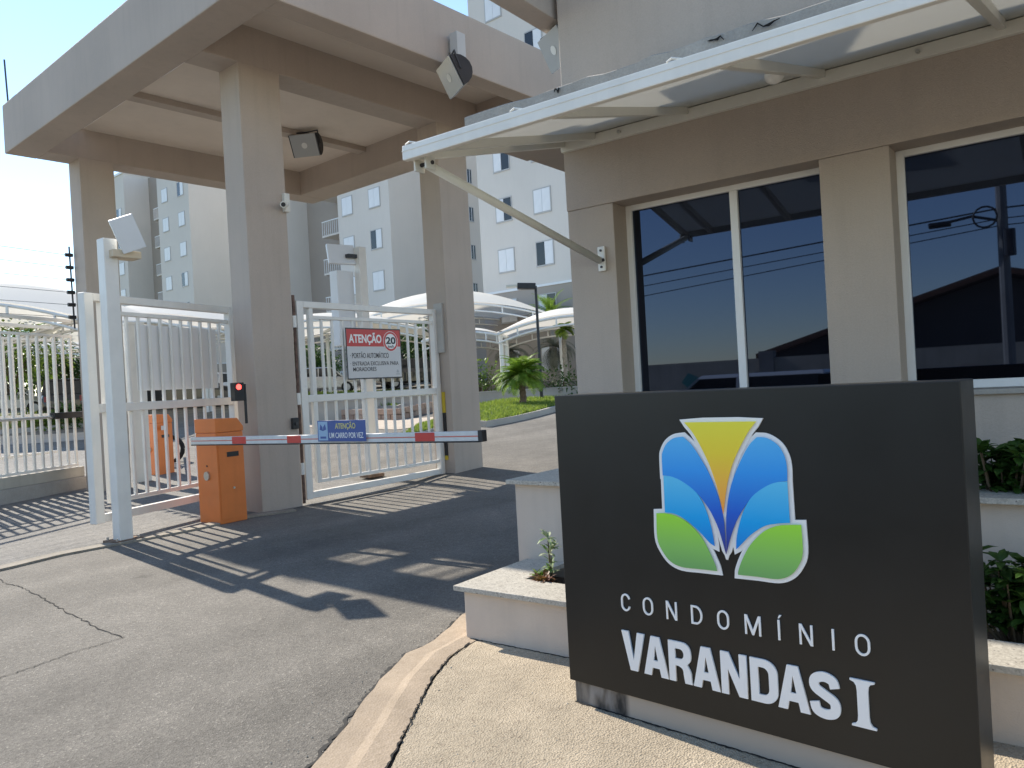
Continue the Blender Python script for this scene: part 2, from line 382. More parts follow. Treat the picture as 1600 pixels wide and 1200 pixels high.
for k in range(300):
    p = E1[q9.randrange(30, 112)]; o_ = abs(q9.gauss(0, .13))+.01
    stone(grit, Vector((p.x-o_*.5+q9.uniform(-.04,.04), p.y+o_*.8, .004)), q9.uniform(.002, .006))
for k in range(260):
    p = C1[q9.randrange(30, 112)]; stone(grit, Vector((p.x+q9.uniform(-.05,.6), p.y-q9.uniform(0,.6), .022)), q9.uniform(.003, .008))
grit = grit.build('grit', mat('grit_stone', (.42, .37, .29), .9, .4, 30)); grit['kind'] = 'stuff'; grit['label'] = 'loose grit along the kerb and on the asphalt'; grit['category'] = 'grit'
# flush concrete strip between the two lanes
LANE = ground_mat('lane_strip_concrete', (.24, .21, .165), (.36, .32, .26), 80, .2, .4)
P = [gz(-420,980), gz(0,890), gz(90,868), gz(180,851), gz(300,828), gz(385,808), gz(460,798)]
mb = MB()
R = resample(P, 40); vs = []
for i, p in enumerate(R):
    d = (R[min(i+1, 39)]-R[max(i-1, 0)]).normalized(); s_ = Vector((-d.y, d.x, 0))
    a, b = p-s_*.09, p+s_*.09
    vs += [Vector((a.x, a.y, -.02)), Vector((a.x, a.y, .022)), Vector((b.x, b.y, .022)), Vector((b.x, b.y, -.02))]
struct(mb.add(vs, [(i*4+j, i*4+j+1, i*4+j+5, i*4+j+4) for i in range(39) for j in range(3)]).build('lane_strip', LANE))
# gritty old asphalt of the exit lane
OLDA = ground_mat('worn_asphalt', (.11, .105, .098), (.29, .275, .25), 60, .22, .8)
vs = []; nx, ny = 26, 14
for i in range(nx):
    for j in range(ny):
        x = -14+22*i/(nx-1); y0 = 8.95 if x > 3.6 else 8.95-(3.6-x)*.2; y = y0+.04+(26-y0)*j/(ny-1)
        vs.append((x, y, gh(x, y)+.005))
struct(MB().add(vs, [(i*ny+j, i*ny+j+1, (i+1)*ny+j+1, (i+1)*ny+j) for i in range(nx-1) for j in range(ny-1)]).build('exit_lane', OLDA))

# ================================================================== ENTRANCE CANOPY
ZB, ZS, ZT = 5.84, 6.36, 6.66
XF, XG, XE = 4.46, 4.94, 10.6
Y0, Y1, YN = 7.33, 7.65, 14.87
can = thing('entrance_canopy', 'tall taupe concrete entrance canopy on square pillars over the gate lanes', 'canopy', (XF, Y0, 0))
def cpart(name, *a, bevel=.02):
    mb = MB()
    for q in a: mb.box(q[0]-XF, q[1]-XF, q[2]-Y0, q[3]-Y0, q[4], q[5])
    return mb.build(name, TAUPE, can, bevel=bevel)
cpart('front_beam', (XF, XG, Y0, YN, ZB, ZT))
cpart('end_beam', (XG-.003, XE, Y0+.003, Y1, ZB+.003, ZT-.003))
cpart('end_beam', (XG-.003, XE, 14.38, YN-.003, ZB+.003, ZT-.003))
cpart('back_beam', (9.95, XE+.003, Y1-.003, 14.383, ZB+.005, ZT-.005))
cpart('cross_beam', (XG-.003, 9.953, 9.06, 9.53, ZB+.004, ZT-.1))
cpart('soffit_rib', (XG-.003, 9.953, 12.1, 12.32, ZS-.1, ZS+.05), bevel=.008)
cpart('soffit_rib', (XG-.003, 9.953, 7.95, 8.07, ZS-.05, ZS+.05), bevel=.008)
# roof slab with three hidden openings added along the front to cast sun patches
sl = MB(); hx0, hx1 = 4.98, 5.53
ys = [Y1-.02, 10.6, 11.4, 12.5, 13.25, 13.55, 14.3, 14.39]
sl.box(hx1-XF, 9.97-XF, Y1-.02-Y0, 14.39-Y0, ZS, ZS+.12)
sl.box(XG-.02-XF, hx0-XF, Y1-.02-Y0, 14.39-Y0, ZS, ZS+.12)
for a, b in ((ys[0],ys[1]),(ys[2],ys[3]),(ys[4],ys[5]),(ys[6],ys[7])): sl.box(hx0-XF, hx1-XF, a-Y0, b-Y0, ZS, ZS+.12)
sl.build('roof_slab', SOFFIT, can)
for yy in (10.85, 12.72, 12.98, 13.75, 13.98):
    MB().beam((hx0-XF, yy-Y0, ZS+.05), (hx1-XF, yy-Y0, ZS+.05), .03, .03).build('added_opening_bar', WHITE, can)  # bars across the added openings, to stripe their sun patches
for x0, x1, y0, y1 in ((5.42,6.03,9.06,9.53), (5.45,6.03,14.384,14.864), (8.95,9.62,9.064,9.526)):
    mb = MB().box(x0-XF, x1-XF, y0-Y0, y1-Y0, -.1, ZB+.02); mb.build('pillar', TAUPE, can, bevel=.012)
MB().tube([(4.52-XF, 14.75-Y0, ZT-.05), (4.50-XF, 14.76-Y0, ZT+.75)], .014, 6).build('lightning_rod', DARKM, can)

# floodlights under the canopy
FLG = flat('floodlight_glass', (.42, .43, .42), .12, 0, .6)
ALU = mat('brushed_aluminium', (.62, .62, .60), .3, .08, 5, metal=.85)
def floodlight(label, top, aim, size=.5):
    t = thing('floodlight', label, 'floodlight', top, 0, 'floodlights on the concrete beams')
    a = Vector(aim).normalized(); r = a.cross(ZV).normalized(); u = r.cross(a)
    c = Vector((0, 0, -size*.42)); h = size*.46
    # half-drum reflector: D-shaped end caps, curved shell, flat glass
    prof = [(-h*.62, h*.9), (-h*.1, h*.95)] ; n = 9
    arc = [(-math.cos(math.pi*(k/n)-math.pi/2)*h*.85, math.sin(math.pi*(k/n)-math.pi/2)*h*.8) for k in range(n+1)]
    def Pp(x, d, v): return c+r*x+a*d+u*v
    sh = MB()
    vs = [Pp(s_*h, d, v) for s_ in (-1, 1) for d, v in arc]
    sh.add(vs, [(i, i+1, n+2+i, n+1+i) for i in range(n)]); sh.build('reflector_shell', ALU, t, smooth=True)
    for s_ in (-1, 1):
        mb = MB(); vs = [Pp(s_*h, d, v) for d, v in arc]+[Pp(s_*h*1.07, d, v) for d, v in arc]; m_ = n+1
        mb.add(vs, [tuple(range(m_)), tuple(range(m_, 2*m_))]+[(i, (i+1) % m_, (i+1) % m_+m_, i+m_) for i in range(m_)]).build('end_cap', BLACKP, t)
    q = h*.8
    MB().add([Pp(-h*.97, .004, -q), Pp(h*.97, .004, -q), Pp(h*.97, .004, q), Pp(-h*.97, .004, q), Pp(-h*.97, .016, -q), Pp(h*.97, .016, -q), Pp(h*.97, .016, q), Pp(-h*.97, .016, q)],
             [(0,1,2,3),(7,6,5,4),(0,4,5,1),(1,5,6,2),(2,6,7,3),(3,7,4,0)]).build('lens', FLG, t)
    vs = []
    for k in range(12):
        vs.append(Pp(math.cos(k*math.pi/6)*h*.22, .02, math.sin(k*math.pi/6)*h*.22))
    MB().add(vs, [tuple(range(12))]).build('bulb', flat('lamp_bulb', (.72, .72, .68), .3), t)
    mb = MB(); mb.tube([Pp(-h*1.1, -h*.2, 0), Pp(-h*1.1, -h*.3, h*.9), Vector((0, 0, 0))], .014, 6).tube([Pp(h*1.1, -h*.2, 0), Pp(h*1.1, -h*.3, h*.9), Vector((0, 0, 0))], .014, 6)
    mb.build('yoke', DARKM, t); return t
floodlight('floodlight with lens facing the street, hanging inside the canopy beside the middle pillar', (8.45, 12.0, 6.30), (-.75, -.45, -.5), .55)
floodlight('floodlight hung below the small grey box on the near end beam of the canopy', (7.42, 7.2, 5.84), (-.85, .40, -.45), .56)
floodlight('floodlight at the guardhouse eave, half hidden by the grey upper wall', (4.93, 3.62, 4.25), (-.85, .40, -.45), .36)
t = thing('junction_box', 'small grey junction box on the near end beam above a floodlight', 'junction box', (7.62, Y0, 5.86))
MB().box(-.10, .06, -.20, -.06, .0, .38).build('housing', mat('grey_box_plastic', (.52, .51, .48), .5, .05, 4), t, bevel=.008)
MB().box(-.06, .02, -.06, .01, .16, .3).build('bracket', ALU, t)
t = thing('security_camera', 'white bullet security camera high on the middle pillar', 'camera', (6.0, 9.06, 4.05))
MB().box(-.03, .05, -.06, -.0, -.08, .17).build('mount', CREAM, t, bevel=.006)
MB().tube([(-.01,-.04,.02), (-.12,-.16,-.02)], .045, 10).build('body', CREAM, t, smooth=False)
MB().tube([(-.1199,-.1599,-.02), (-.126,-.166,-.022)], .03, 10).build('lens', BLACKP, t)

# ================================================================== GUARDHOUSE (local x runs right along the front wall, y into the house)
GROT = rad(94.28-180)
gh_t = thing('guardhouse', 'taupe guardhouse with dark tinted windows and grey upper wall', 'building', (4.74, 3.45, 0), GROT)
U0_, U1_, U2_, U3_ = .385, 1.82, 2.215, 4.0
ZW0, ZW1 = 1.325, 2.765
LEN, DEP = 6.5, 4.0
mb = MB()
mb.box(0, U0_, 0, DEP, 0, ZW1); mb.box(U1_, U2_, 0, .5, 0, ZW1); mb.box(U3_, LEN, 0, DEP, 0, ZW1)
mb.box(U0_-.002, U1_+.002, .004, .5, 0, ZW0-.03); mb.box(U2_-.002, U3_+.002, .004, .5, 0, ZW0-.03)
mb.build('front_wall', TAUPE, gh_t, bevel=.006)
MB().box(-.004, LEN, -.006, DEP, ZW1+.001, 3.33).build('lintel_wall', TAUPE, gh_t, bevel=.006)
MB().box(0, LEN, .003, DEP-.01, 3.515, 7.2).build('upper_wall', TAUPE, gh_t, bevel=.01)
ledge = MB()
n = 60; rl = random.Random(5); vs = []
for i in range(n+1):
    x = -.56+7.06*i/n; j = rl.uniform(-.012, .012); k = rl.uniform(-.008, .008)
    vs += [(x, -.48+j*.4, 3.332), (x, -.48+j, 3.495+k), (x, -.44+j, 3.515+k), (x, .3 if x < 0 else .01, 3.522)]
ledge.add(vs, [(i*4+j, i*4+j+1, i*4+j+5, i*4+j+4) for i in range(n) for j in range(3)]+[(0,1,2,3), tuple(n*4+q for q in (3,2,1,0)), (0, 3, n*4+3, n*4)])
ledge.build('concrete_ledge', CONC, gh_t)
for x, ww in ((1.35,.10),(1.62,.16),(2.35,.10),(2.62,.09),(.25,.05)):
    mb = MB(); r_ = random.Random(int(x*100)); pts = [(x+ww*k/5, -.492, 3.47+r_.uniform(-.018, .022)) for k in range(6)]
    mb.tube(pts, [.002, .006, .004, .009, .005, .002], 5).build('plaster_crack', TRACK, gh_t)
MB().box(-.55, -.006, .305, 2.6, 3.34, 3.50).build('side_slab', TAUPE, gh_t, bevel=.008)
MB().box(-.55, -.006, -.44, .30, 3.325, 3.33).build('slab_soffit', TAUPE, gh_t)
MB().box(-.24, -.05, -.9, 2.0, 4.25, 4.9).build('eave_beam', TAUPE, gh_t, bevel=.01)
MB().box(.0, LEN, DEP-.3, DEP, 0, 3.3).build('back_wall', TAUPE, gh_t)
def gwin(x0, x1, mull):
    wnd = MB().box(x0, x1, .25, .26, ZW0, ZW1).build('window', flat('window_backing', (.01, .01, .01), .9), gh_t)
    fy0, fy1 = .19, .24
    def fr(a, b, c, d, nm='frame'): MB().box(a, b, fy0, fy1, c, d).build(nm, WHITE2, wnd, bevel=.004)
    fr(x0, x0+.045, ZW0, ZW1); fr(x1-.04, x1, ZW0, ZW1); fr(x0+.045, x1-.04, ZW1-.04, ZW1); fr(x0+.045, x1-.04, ZW0, ZW0+.05)
    xs = [x0+.045]+[q for m_ in mull for q in (m_-.027, m_+.027)]+[x1-.04]
    for m_ in mull: fr(m_-.027, m_+.027, ZW0+.05, ZW1-.04, 'mullion')
    for i in range(0, len(xs), 2): MB().box(xs[i]-.005, xs[i+1]+.005, .215, .227, ZW0+.045, ZW1-.035).build('pane', GLASS, wnd)
    MB().box(x0, x1, -.03, .19, ZW0-.03, ZW0-.001).build('sill', CONC, wnd, bevel=.004)
gwin(U0_, U1_, [1.205]); gwin(U2_, U3_, [3.15])

# awning
aw = thing('awning', 'pale metal and polycarbonate awning sloping out above the guardhouse windows', 'awning', (4.74, 3.45, 0), GROT)
AF, ZFB, ZFT, ZWB, AL = -1.69, 2.822, 2.89, 3.20, 5.6
MB().add([(.0,AF+.01,ZFT-.02),(AL,AF+.01,ZFT-.02),(AL,-.01,ZWB+.09),(.0,-.01,ZWB+.09),(.0,AF+.01,ZFT-.012),(AL,AF+.01,ZFT-.012),(AL,-.01,ZWB+.098),(.0,-.01,ZWB+.098)],
         [(0,1,2,3),(7,6,5,4),(0,4,5,1),(1,5,6,2),(2,6,7,3),(3,7,4,0)]).build('roof_panel', POLY, aw)
fr = MB().box(-.03, AL+.03, AF-.03, AF+.01, ZFB-.005, ZFT+.012); fr.build('front_rail', WHITE, aw, bevel=.006)
MB().box(-.032, AL+.03, AF-.033, AF-.03, ZFB+.045, ZFB+.05).build('drip_groove', WHITE, aw)
MB().box(.0, AL, -.05, -.008, ZWB-.0, ZWB+.075).build('wall_rail', CREAM, aw, bevel=.005)
for x in (.02, .28, 1.0, 1.88, 2.8, 3.7, 4.6):
    y0, y1 = AF+.01, -.05
    pts = [(y0, ZFT-.075), (y1, ZWB+.035), (y1, ZWB+.088), (y0, ZFT-.022)]
    MB().prism(pts, lambda a, b, t: (t, a, b), x-.02, x+.02).build('rafter', CREAM, aw, bevel=.003)
for x in (.03, .78, 1.66, 2.55):
    mb = MB(); mb.tube([(x-.03, AF-.03, ZFT+.012), (x-.01, AF-.02, ZFT+.028), (x+.035, AF-.01, ZFT+.014)], .005, 5); mb.build('panel_clip', WHITE, aw)
for x in (.5, 2.4): MB().tube([(x, -.052, ZWB+.035), (x, -.075, ZWB+.035)], .012, 8).build('bolt', ALU, aw)
MB().tube([(.28,-.05,2.355),(.05,AF+.08,ZFB-.02)], .027, 12).build('strut', CREAM, aw, smooth=True)
MB().box(.25, .31, -.025, -.006, 2.28, 2.46).build('wall_bracket', WHITE, aw, bevel=.008)
for z in (2.43, 2.31): MB().tube([(.28,-.025,z),(.28,-.034,z)], .009, 8).build('bolt', DARKM, aw)
MB().tube([(.25,-.05,2.355),(.315,-.05,2.355)], .012, 8).build('bolt', DARKM, aw)
for x in (.0, .085): MB().box(x, x+.012, AF+.03, AF+.11, ZFB-.06, ZFB+.01).build('strut_bracket', CREAM, aw)
MB().tube([(-.005,AF+.08,ZFB-.02),(.105,AF+.08,ZFB-.02)], .012, 8).build('bolt', DARKM, aw)
vs = []
cl = thing('ceiling_lamp', 'half-round white lamp under the awning above the windows', 'lamp', (0, 0, 0))
lp = Matrix.Translation((4.74,3.45,0)) @ Matrix.Rotation(GROT, 4, 'Z') @ Vector((1.80, -.72, 3.085)); cl.location = lp; cl.rotation_euler = (0, 0, GROT)
mb = MB(); n = 14; vs = []
for j in range(5):
    ph = j/4*math.pi/2
    for k in range(n): vs.append((math.cos(2*math.pi*k/n)*.055*math.cos(ph), math.sin(2*math.pi*k/n)*.055*math.cos(ph), -.05*math.sin(ph)))
mb.add(vs, [(j*n+k, j*n+(k+1) % n, (j+1)*n+(k+1) % n, (j+1)*n+k) for j in range(4) for k in range(n)]); mb.build('globe', flat('lamp_globe', (.8, .78, .72), .4), cl, smooth=True)
MB().tube([(0,0,0),(0,0,.03)], .05, 14).build('base', WHITE2, cl)

# ================================================================== PLANTERS (guardhouse frame: y negative = towards the street)
def planter(name, label, x0, x1, yf, yb, ztop, rim, jag):
    t = thing(name, label, 'planter', (4.74, 3.45, 0), GROT)
    mb = MB().box(x0, x1, yf, yf+.12, 0, ztop-.03).box(x0, x0+.12, yf+.12, yb, 0, ztop-.03).box(x1-.12, x1, yf+.12, yb, 0, ztop-.03)
    mb.build('wall', PLANTW, t, bevel=.006)
    o = .045; z0, z1 = ztop-.03, ztop; n = 9
    xs = [x0-o+(x1-x0+2*o)*k/6 for k in range(7)]
    for a, b in zip(xs, xs[1:]): MB().box(a+.0015, b-.0015, yf-o, yf+rim, z0+.001, z1).build('granite_slab', GRAN, t, bevel=.003)
    MB().box(x0-o, x0+rim, yf+rim+.002, yb-.004, z0+.001, z1-.001).build('granite_slab', GRAN, t, bevel=.003)
    MB().box(x0+.12, x1-.12, yf+.12, yb, ztop-.25, ztop-.1).build('soil', SOIL, t)
    return t
pl_low = planter('planter', 'low plastered planter with speckled granite top beside the driveway', .09, 5.2, -1.53, -.82, .335, .26, 0)
pl_up = planter('planter', 'taller plastered planter with granite top against the guardhouse wall', -.04, 5.2, -.80, -.01, .855, .26, 0)
GR = Matrix.Translation((4.74,3.45,0)) @ Matrix.Rotation(GROT, 4, 'Z')
LEAF_V = leafmat('variegated_leaf', (.10, .22, .03), (.55, .58, .40)); LEAF_R = leafmat('reddish_leaf', (.20, .05, .03), (.16, .14, .04)); LEAF_G = leafmat('shrub_leaf', (.03, .075, .012), (.06, .13, .02)); LEAF_Y = leafmat('light_leaf', (.10, .19, .02), (.20, .28, .04))
STEM = mat('plant_stem', (.10, .07, .04), .8)
def leaf(mb, p, d, up, L_, W_, bend=.25):
    d = d.normalized(); s_ = d.cross(up)
    if s_.length < .05: s_ = d.cross(Vector((1, .2, 0)))
    s_.normalize(); n_ = s_.cross(d)
    p0 = p; p1 = p+d*L_*.35+n_*L_*.04; p2 = p+d*L_*.7-n_*L_*bend*.15; p3 = p+d*L_-n_*L_*bend
    mb.add([p0, p1-s_*W_*.5, p1+n_*-.1*W_, p1+s_*W_*.5, p2-s_*W_*.42, p2-n_*W_*.1, p2+s_*W_*.42, p3], [(0,1,2),(0,2,3),(1,4,5,2),(2,5,6,3),(4,7,5),(5,7,6)])
def rosette(mb, c, q, n, L_, W_, up0=.2, up1=1.2):
    for k in range(n):
        a = q.uniform(0, 6.28); e = q.uniform(up0, up1); d = Vector((math.cos(a)*math.cos(e), math.sin(a)*math.cos(e), math.sin(e)))
        leaf(mb, c, d, ZV, L_*q.uniform(.7, 1.15), W_*q.uniform(.7, 1.1))
def shrub(name, label, loc, q, h, spread, nst, m, L_, W_, per=9, group=None):
    t = thing(name, label, 'plant', loc, 0, group); st = MB(); lf = MB()
    for i in range(nst):
        a = q.uniform(0, 6.28); rr = q.uniform(0, spread); top = Vector((math.cos(a)*rr, math.sin(a)*rr, h*q.uniform(.55, 1)))
        b0 = Vector((top.x*.25, top.y*.25, 0)); mid = b0.lerp(top, .5)+Vector((top.x*.12, top.y*.12, 0))
        st.tube([b0, mid, top], [.008, .006, .003], 5)
        for f in (.45, .7, 1.0):
            c = b0.lerp(top, f); rosette(lf, c, q, per if f == 1 else per//2, L_, W_, -.3, 1.0)
    st.build('stem', STEM, t); lf.build('foliage', m, t); return t
q = random.Random(11)
shrub('flowering_plant', 'slim plant with white-edged leaves standing beside the dark sign', GR @ Vector((.47, -1.16, .24)), q, .34, .03, 2, LEAF_V, .075, .03, 12)
shrub('succulent', 'reddish low succulent on the soil of the low planter', GR @ Vector((.46, -1.22, .24)), q, .10, .09, 8, LEAF_R, .075, .028, 8)
shrub('succulent', 'small light green succulent at the corner of the low planter soil', GR @ Vector((.34, -1.14, .24)), q, .09, .05, 4, LEAF_Y, .07, .022, 9)
for i, (x, y, z, h, lab) in enumerate(((2.74,-.55,.74,.32,'dense green shrub in the upper planter right of the sign'), (3.08,-.62,.74,.28,'green shrub in the upper planter at the right picture edge'),
                                      (2.80,-1.10,.24,.40,'leafy green shrub in the low planter just behind the sign edge'), (3.08,-1.0,.24,.34,'leafy green shrub in the low planter at the right picture edge'))):
    shrub('shrub', lab, GR @ Vector((x, y, z)), q, h, .20, 34, LEAF_G, .085, .045, 10, 'shrubs in the guardhouse planters')
CHIP = mat('pale_gravel', (.5, .43, .32), .8)
mb = MB()
for k in range(160):
    c = GR @ Vector((q.uniform(2.7, 3.6), q.uniform(-1.38, -.95), .238)); r_ = q.uniform(.006, .016)
    mb.add([c+Vector((r_,0,0)), c+Vector((0,r_,.002)), c+Vector((-r_,0,0)), c+Vector((0,-r_*.8,0)), c+Vector((0,0,r_*.8))], [(0,1,4),(1,2,4),(2,3,4),(3,0,4)])
o = mb.build('gravel_mulch', CHIP); o['kind'] = 'stuff'; o['label'] = 'pale gravel scattered on the low planter soil'; o['category'] = 'gravel'

# ================================================================== SIGN
SROT = rad(88.2-180)
S0 = gz(893, 1105)
sg = thing('entrance_sign', 'large black entrance sign with colourful tulip emblem and white lettering', 'sign', (S0.x, S0.y, 0), SROT)
SW, ST, SZ0, SZ1 = 1.655, .175, .128, 1.432
MB().box(0, SW, 0, ST, SZ0, SZ1).build('panel', SIGNB, sg, bevel=.004)
MB().box(.012, SW-.01, .022, ST-.02, 0, SZ0-.001).build('plinth', stained('mouldy_plinth', (.40, .345, .285), (.03, .027, .024), .30), sg, bevel=.004)


LOGO = {
 'Y': [(0.6728, 1.3065), (0.9766, 1.308), (0.946, 1.2732), (0.9249, 1.2417), (0.9033, 1.2062), (0.8813, 1.166), (0.8661, 1.1319), (0.8458, 1.0695), (0.832, 1.0069), (0.8219, 0.9504), (0.8143, 0.9934), (0.8011, 1.0549), (0.7782, 1.129), (0.7631, 1.165), (0.7477, 1.1974), (0.7257, 1.2383), (0.703, 1.2732)],
 'DL': [(0.5592, 1.089), (0.56, 1.1614), (0.5655, 1.1878), (0.5864, 1.2208), (0.6213, 1.2426), (0.6619, 1.2487), (0.6994, 1.2158), (0.7384, 1.1593), (0.7759, 1.0913), (0.8053, 1.0115), (0.8208, 0.9317), (0.8236, 0.8451), (0.8227, 0.7953), (0.8091, 0.8499), (0.792, 0.9045), (0.7613, 0.9649), (0.7092, 1.0281), (0.6471, 1.0699), (0.5966, 1.0873)],
 'DR': [(1.0825, 1.0892), (1.0835, 1.1389), (1.0768, 1.1796), (1.0549, 1.2191), (1.0135, 1.2453), (0.9751, 1.2492), (0.9428, 1.2189), (0.9073, 1.1636), (0.8702, 1.089), (0.8458, 1.0139), (0.8322, 0.9326), (0.8277, 0.8455), (0.824, 0.7955), (0.8428, 0.8531), (0.8662, 0.9106), (0.8954, 0.9619), (0.9443, 1.0258), (0.9969, 1.0646), (1.0411, 1.0833)],
 'LL': [(0.5629, 1.0879), (0.5966, 1.0873), (0.6471, 1.0699), (0.7092, 1.0281), (0.7412, 0.9761), (0.7617, 0.9146), (0.7721, 0.8589), (0.7767, 0.8217), (0.7534, 0.8351), (0.7137, 0.8726), (0.6591, 0.9128), (0.6093, 0.9349), (0.5609, 0.9379)],
 'LR': [(1.0824, 1.088), (1.0411, 1.0833), (0.9969, 1.0646), (0.9443, 1.0258), (0.9092, 0.975), (0.8863, 0.9184), (0.8712, 0.8619), (0.8673, 0.8186), (0.8882, 0.8391), (0.9293, 0.8795), (0.982, 0.9154), (1.0323, 0.9303), (1.084, 0.9374)],
 'GL': [(0.5201, 0.9317), (0.5607, 0.9346), (0.6088, 0.9284), (0.6657, 0.9037), (0.7196, 0.8541), (0.7513, 0.8002), (0.7756, 0.7463), (0.7812, 0.725), (0.7045, 0.7233), (0.6253, 0.7221), (0.5746, 0.739), (0.5393, 0.7779), (0.5181, 0.8288)],
 'GR': [(1.1251, 0.9338), (1.0836, 0.9304), (1.0318, 0.9214), (0.9809, 0.8962), (0.9272, 0.843), (0.8914, 0.7844), (0.8724, 0.7393), (0.8694, 0.7218), (0.9458, 0.7241), (1.0268, 0.7256), (1.0763, 0.7466), (1.1081, 0.7855), (1.1254, 0.8338)],
}
def fill_piece(name, poly, m, y, th, parent, sm=True):
    p = smooth_poly(poly) if sm else poly
    return MB().prism(p, lambda a, b, t: (a, t, b), -y, -(y+th)).build(name, m, parent)
WHITEL = flat('emblem_white', (.84, .83, .81), .35)
lm = {'Y': grad('emblem_yellow', [(0,(.95,.34,.07)),(.35,(.93,.50,.06)),(.65,(.88,.66,.04)),(1,(.84,.76,.05))], .95, 1.31),
      'D': grad('emblem_blue', [(0,(.03,.03,.22)),(.35,(.012,.12,.62)),(.7,(.03,.33,.85)),(1,(.09,.48,.88))], .80, 1.25),
      'L': grad('emblem_light_blue', [(0,(.0,.22,.72)),(.4,(.0,.38,.84)),(1,(.12,.58,.88))], .82, 1.09),
      'G': grad('emblem_green', [(0,(.17,.40,.13)),(.4,(.25,.56,.12)),(1,(.36,.78,.05))], .72, .93)}
for i, k in enumerate(('DL', 'DR', 'LL', 'LR', 'GL', 'GR', 'Y')):
    pc = fill_piece('emblem_petal', smooth_poly(LOGO[k]), lm[k[0]], .0085+.0004*i, .002, sg, False)
    ol = MB().prism(offset_poly(smooth_poly(LOGO[k]), .0165), lambda a, b, t: (a, t, b), .001, -(.004+.0004*i)).build('outline', WHITEL, pc)
def text_mesh(s, size=1, offset=0, extrude=.0, spacing=1):
    c = bpy.data.curves.new('t', 'FONT'); c.body = s; c.size = size; c.offset = offset; c.extrude = extrude; c.space_character = spacing; c.resolution_u = 6
    o = bpy.data.objects.new('t', c); COL.objects.link(o); bpy.context.view_layer.update()
    me = bpy.data.meshes.new_from_object(o.evaluated_get(bpy.context.evaluated_depsgraph_get()))
    bpy.data.objects.remove(o); bpy.data.curves.remove(c); return me
def put_text(name, s, x0, x1, z0, z1, y, m, parent, offset=0, th=.003, glyph_h=None):
    """letters fitted to the box x0..x1, z0..z1 in the parent's front plane"""
    me = text_mesh(s, 1, offset, .5)
    xs = [v.co.x for v in me.vertices]; ys = [v.co.y for v in me.vertices]
    ax, bx, ay, by = min(xs), max(xs), min(ys), max(ys)
    for v in me.vertices:
        v.co = (x0+(v.co.x-ax)/(bx-ax)*(x1-x0), y-(.5+v.co.z)*th, z0+(v.co.y-ay)/(by-ay)*(z1-z0))
    me.flip_normals(); me.materials.clear(); me.materials.append(m); me.name = name
    return link(name, me, parent)
# CONDOMINIO letters, wide spaced; cap height .497-.572
cx = [(.312,.342),(.396,.432),(.487,.521),(.576,.612),(.668,.708),(.763,.815),(.873,.888),(.940,.985),(1.058,1.068),(1.133,1.178)]
zc = sl_ = None
def sgx(px, py):
    p = pl(px, py, S0, 88.2); d = Vector((p.x-S0.x, p.y-S0.y, 0)); ux = Vector((-math.cos(rad(88.2)), -math.sin(rad(88.2)), 0)); return d.dot(ux)
zz = 460/1600
pixx = [(110,158),(228,282),(355,412),(490,550),(632,695),(782,868),(960,985),(1078,1150),(1254,1274),(1380,1462)]
pixy = [140,165,188,212,240,270,290,322,350,378]
def arc(cx_, cz_, rx, rz, a0, a1, n=10): return [(cx_+rx*math.cos(rad(a0+(a1-a0)*k/n)), cz_+rz*math.sin(rad(a0+(a1-a0)*k/n))) for k in range(n+1)]
def stroke(pts, hw):
    P = [Vector(p) for p in pts]; L_, R_ = [], []
    for i, p in enumerate(P):
        d = (P[min(i+1, len(P)-1)]-P[max(i-1, 0)]).normalized(); n_ = Vector((-d.y, d.x)); L_.append(tuple(p+n_*hw)); R_.append(tuple(p-n_*hw))
    return L_+R_[::-1]
def spline(pts, k=6):
    V_ = [Vector(p) for p in pts]; out = []
    for i in range(len(V_)-1):
        p1, p2 = V_[i], V_[i+1]; p0 = V_[i-1] if i else p1*2-p2; p3 = V_[i+2] if i+2 < len(V_) else p2*2-p1
        for j in range(k):
            t_ = j/k; out.append(tuple(.5*((2*p1)+(p2-p0)*t_+(2*p0-5*p1+4*p2-p3)*t_*t_+(3*p1-p0-3*p2+p3)*t_**3)))
    return out+[tuple(V_[-1])]
BOLD = {'V': [[(0,1),(.31,1),(.50,.28),(.69,1),(1,1),(.66,0),(.34,0)]],
        'A': [[(0,0),(.30,0),(.355,.2),(.645,.2),(.70,0),(1,0),(.67,1),(.33,1)], [(.41,.39),(.59,.39),(.50,.77)]],
        'N': [[(0,0),(.28,0),(.28,.60),(.68,0),(1,0),(1,1),(.72,1),(.72,.42),(.32,1),(0,1)]],
        'D': [[(0,0)]+arc(.50,.30,.50,.30,-90,0)+arc(.50,.70,.50,.30,0,90)+[(0,1)], [(.30,.185)]+arc(.47,.34,.215,.155,-90,0)+arc(.47,.66,.215,.155,0,90)+[(.30,.815)]],
        'R': [[(0,0),(.29,0),(.29,.40),(.44,.40)]+spline([(.44,.40),(.60,.33),(.64,.16),(.68,0)])+[(1,0)]+spline([(1,0),(.965,.08),(.94,.28),(.80,.46)])+spline([(.80,.46),(.94,.57),(.97,.73),(.90,.90),(.72,.985),(.55,1)])+[(0,1)],
              [(.29,.575)]+arc(.50,.70,.165,.125,-90,0)+arc(.50,.70,.165,.125,0,90)+[(.29,.825)]]}
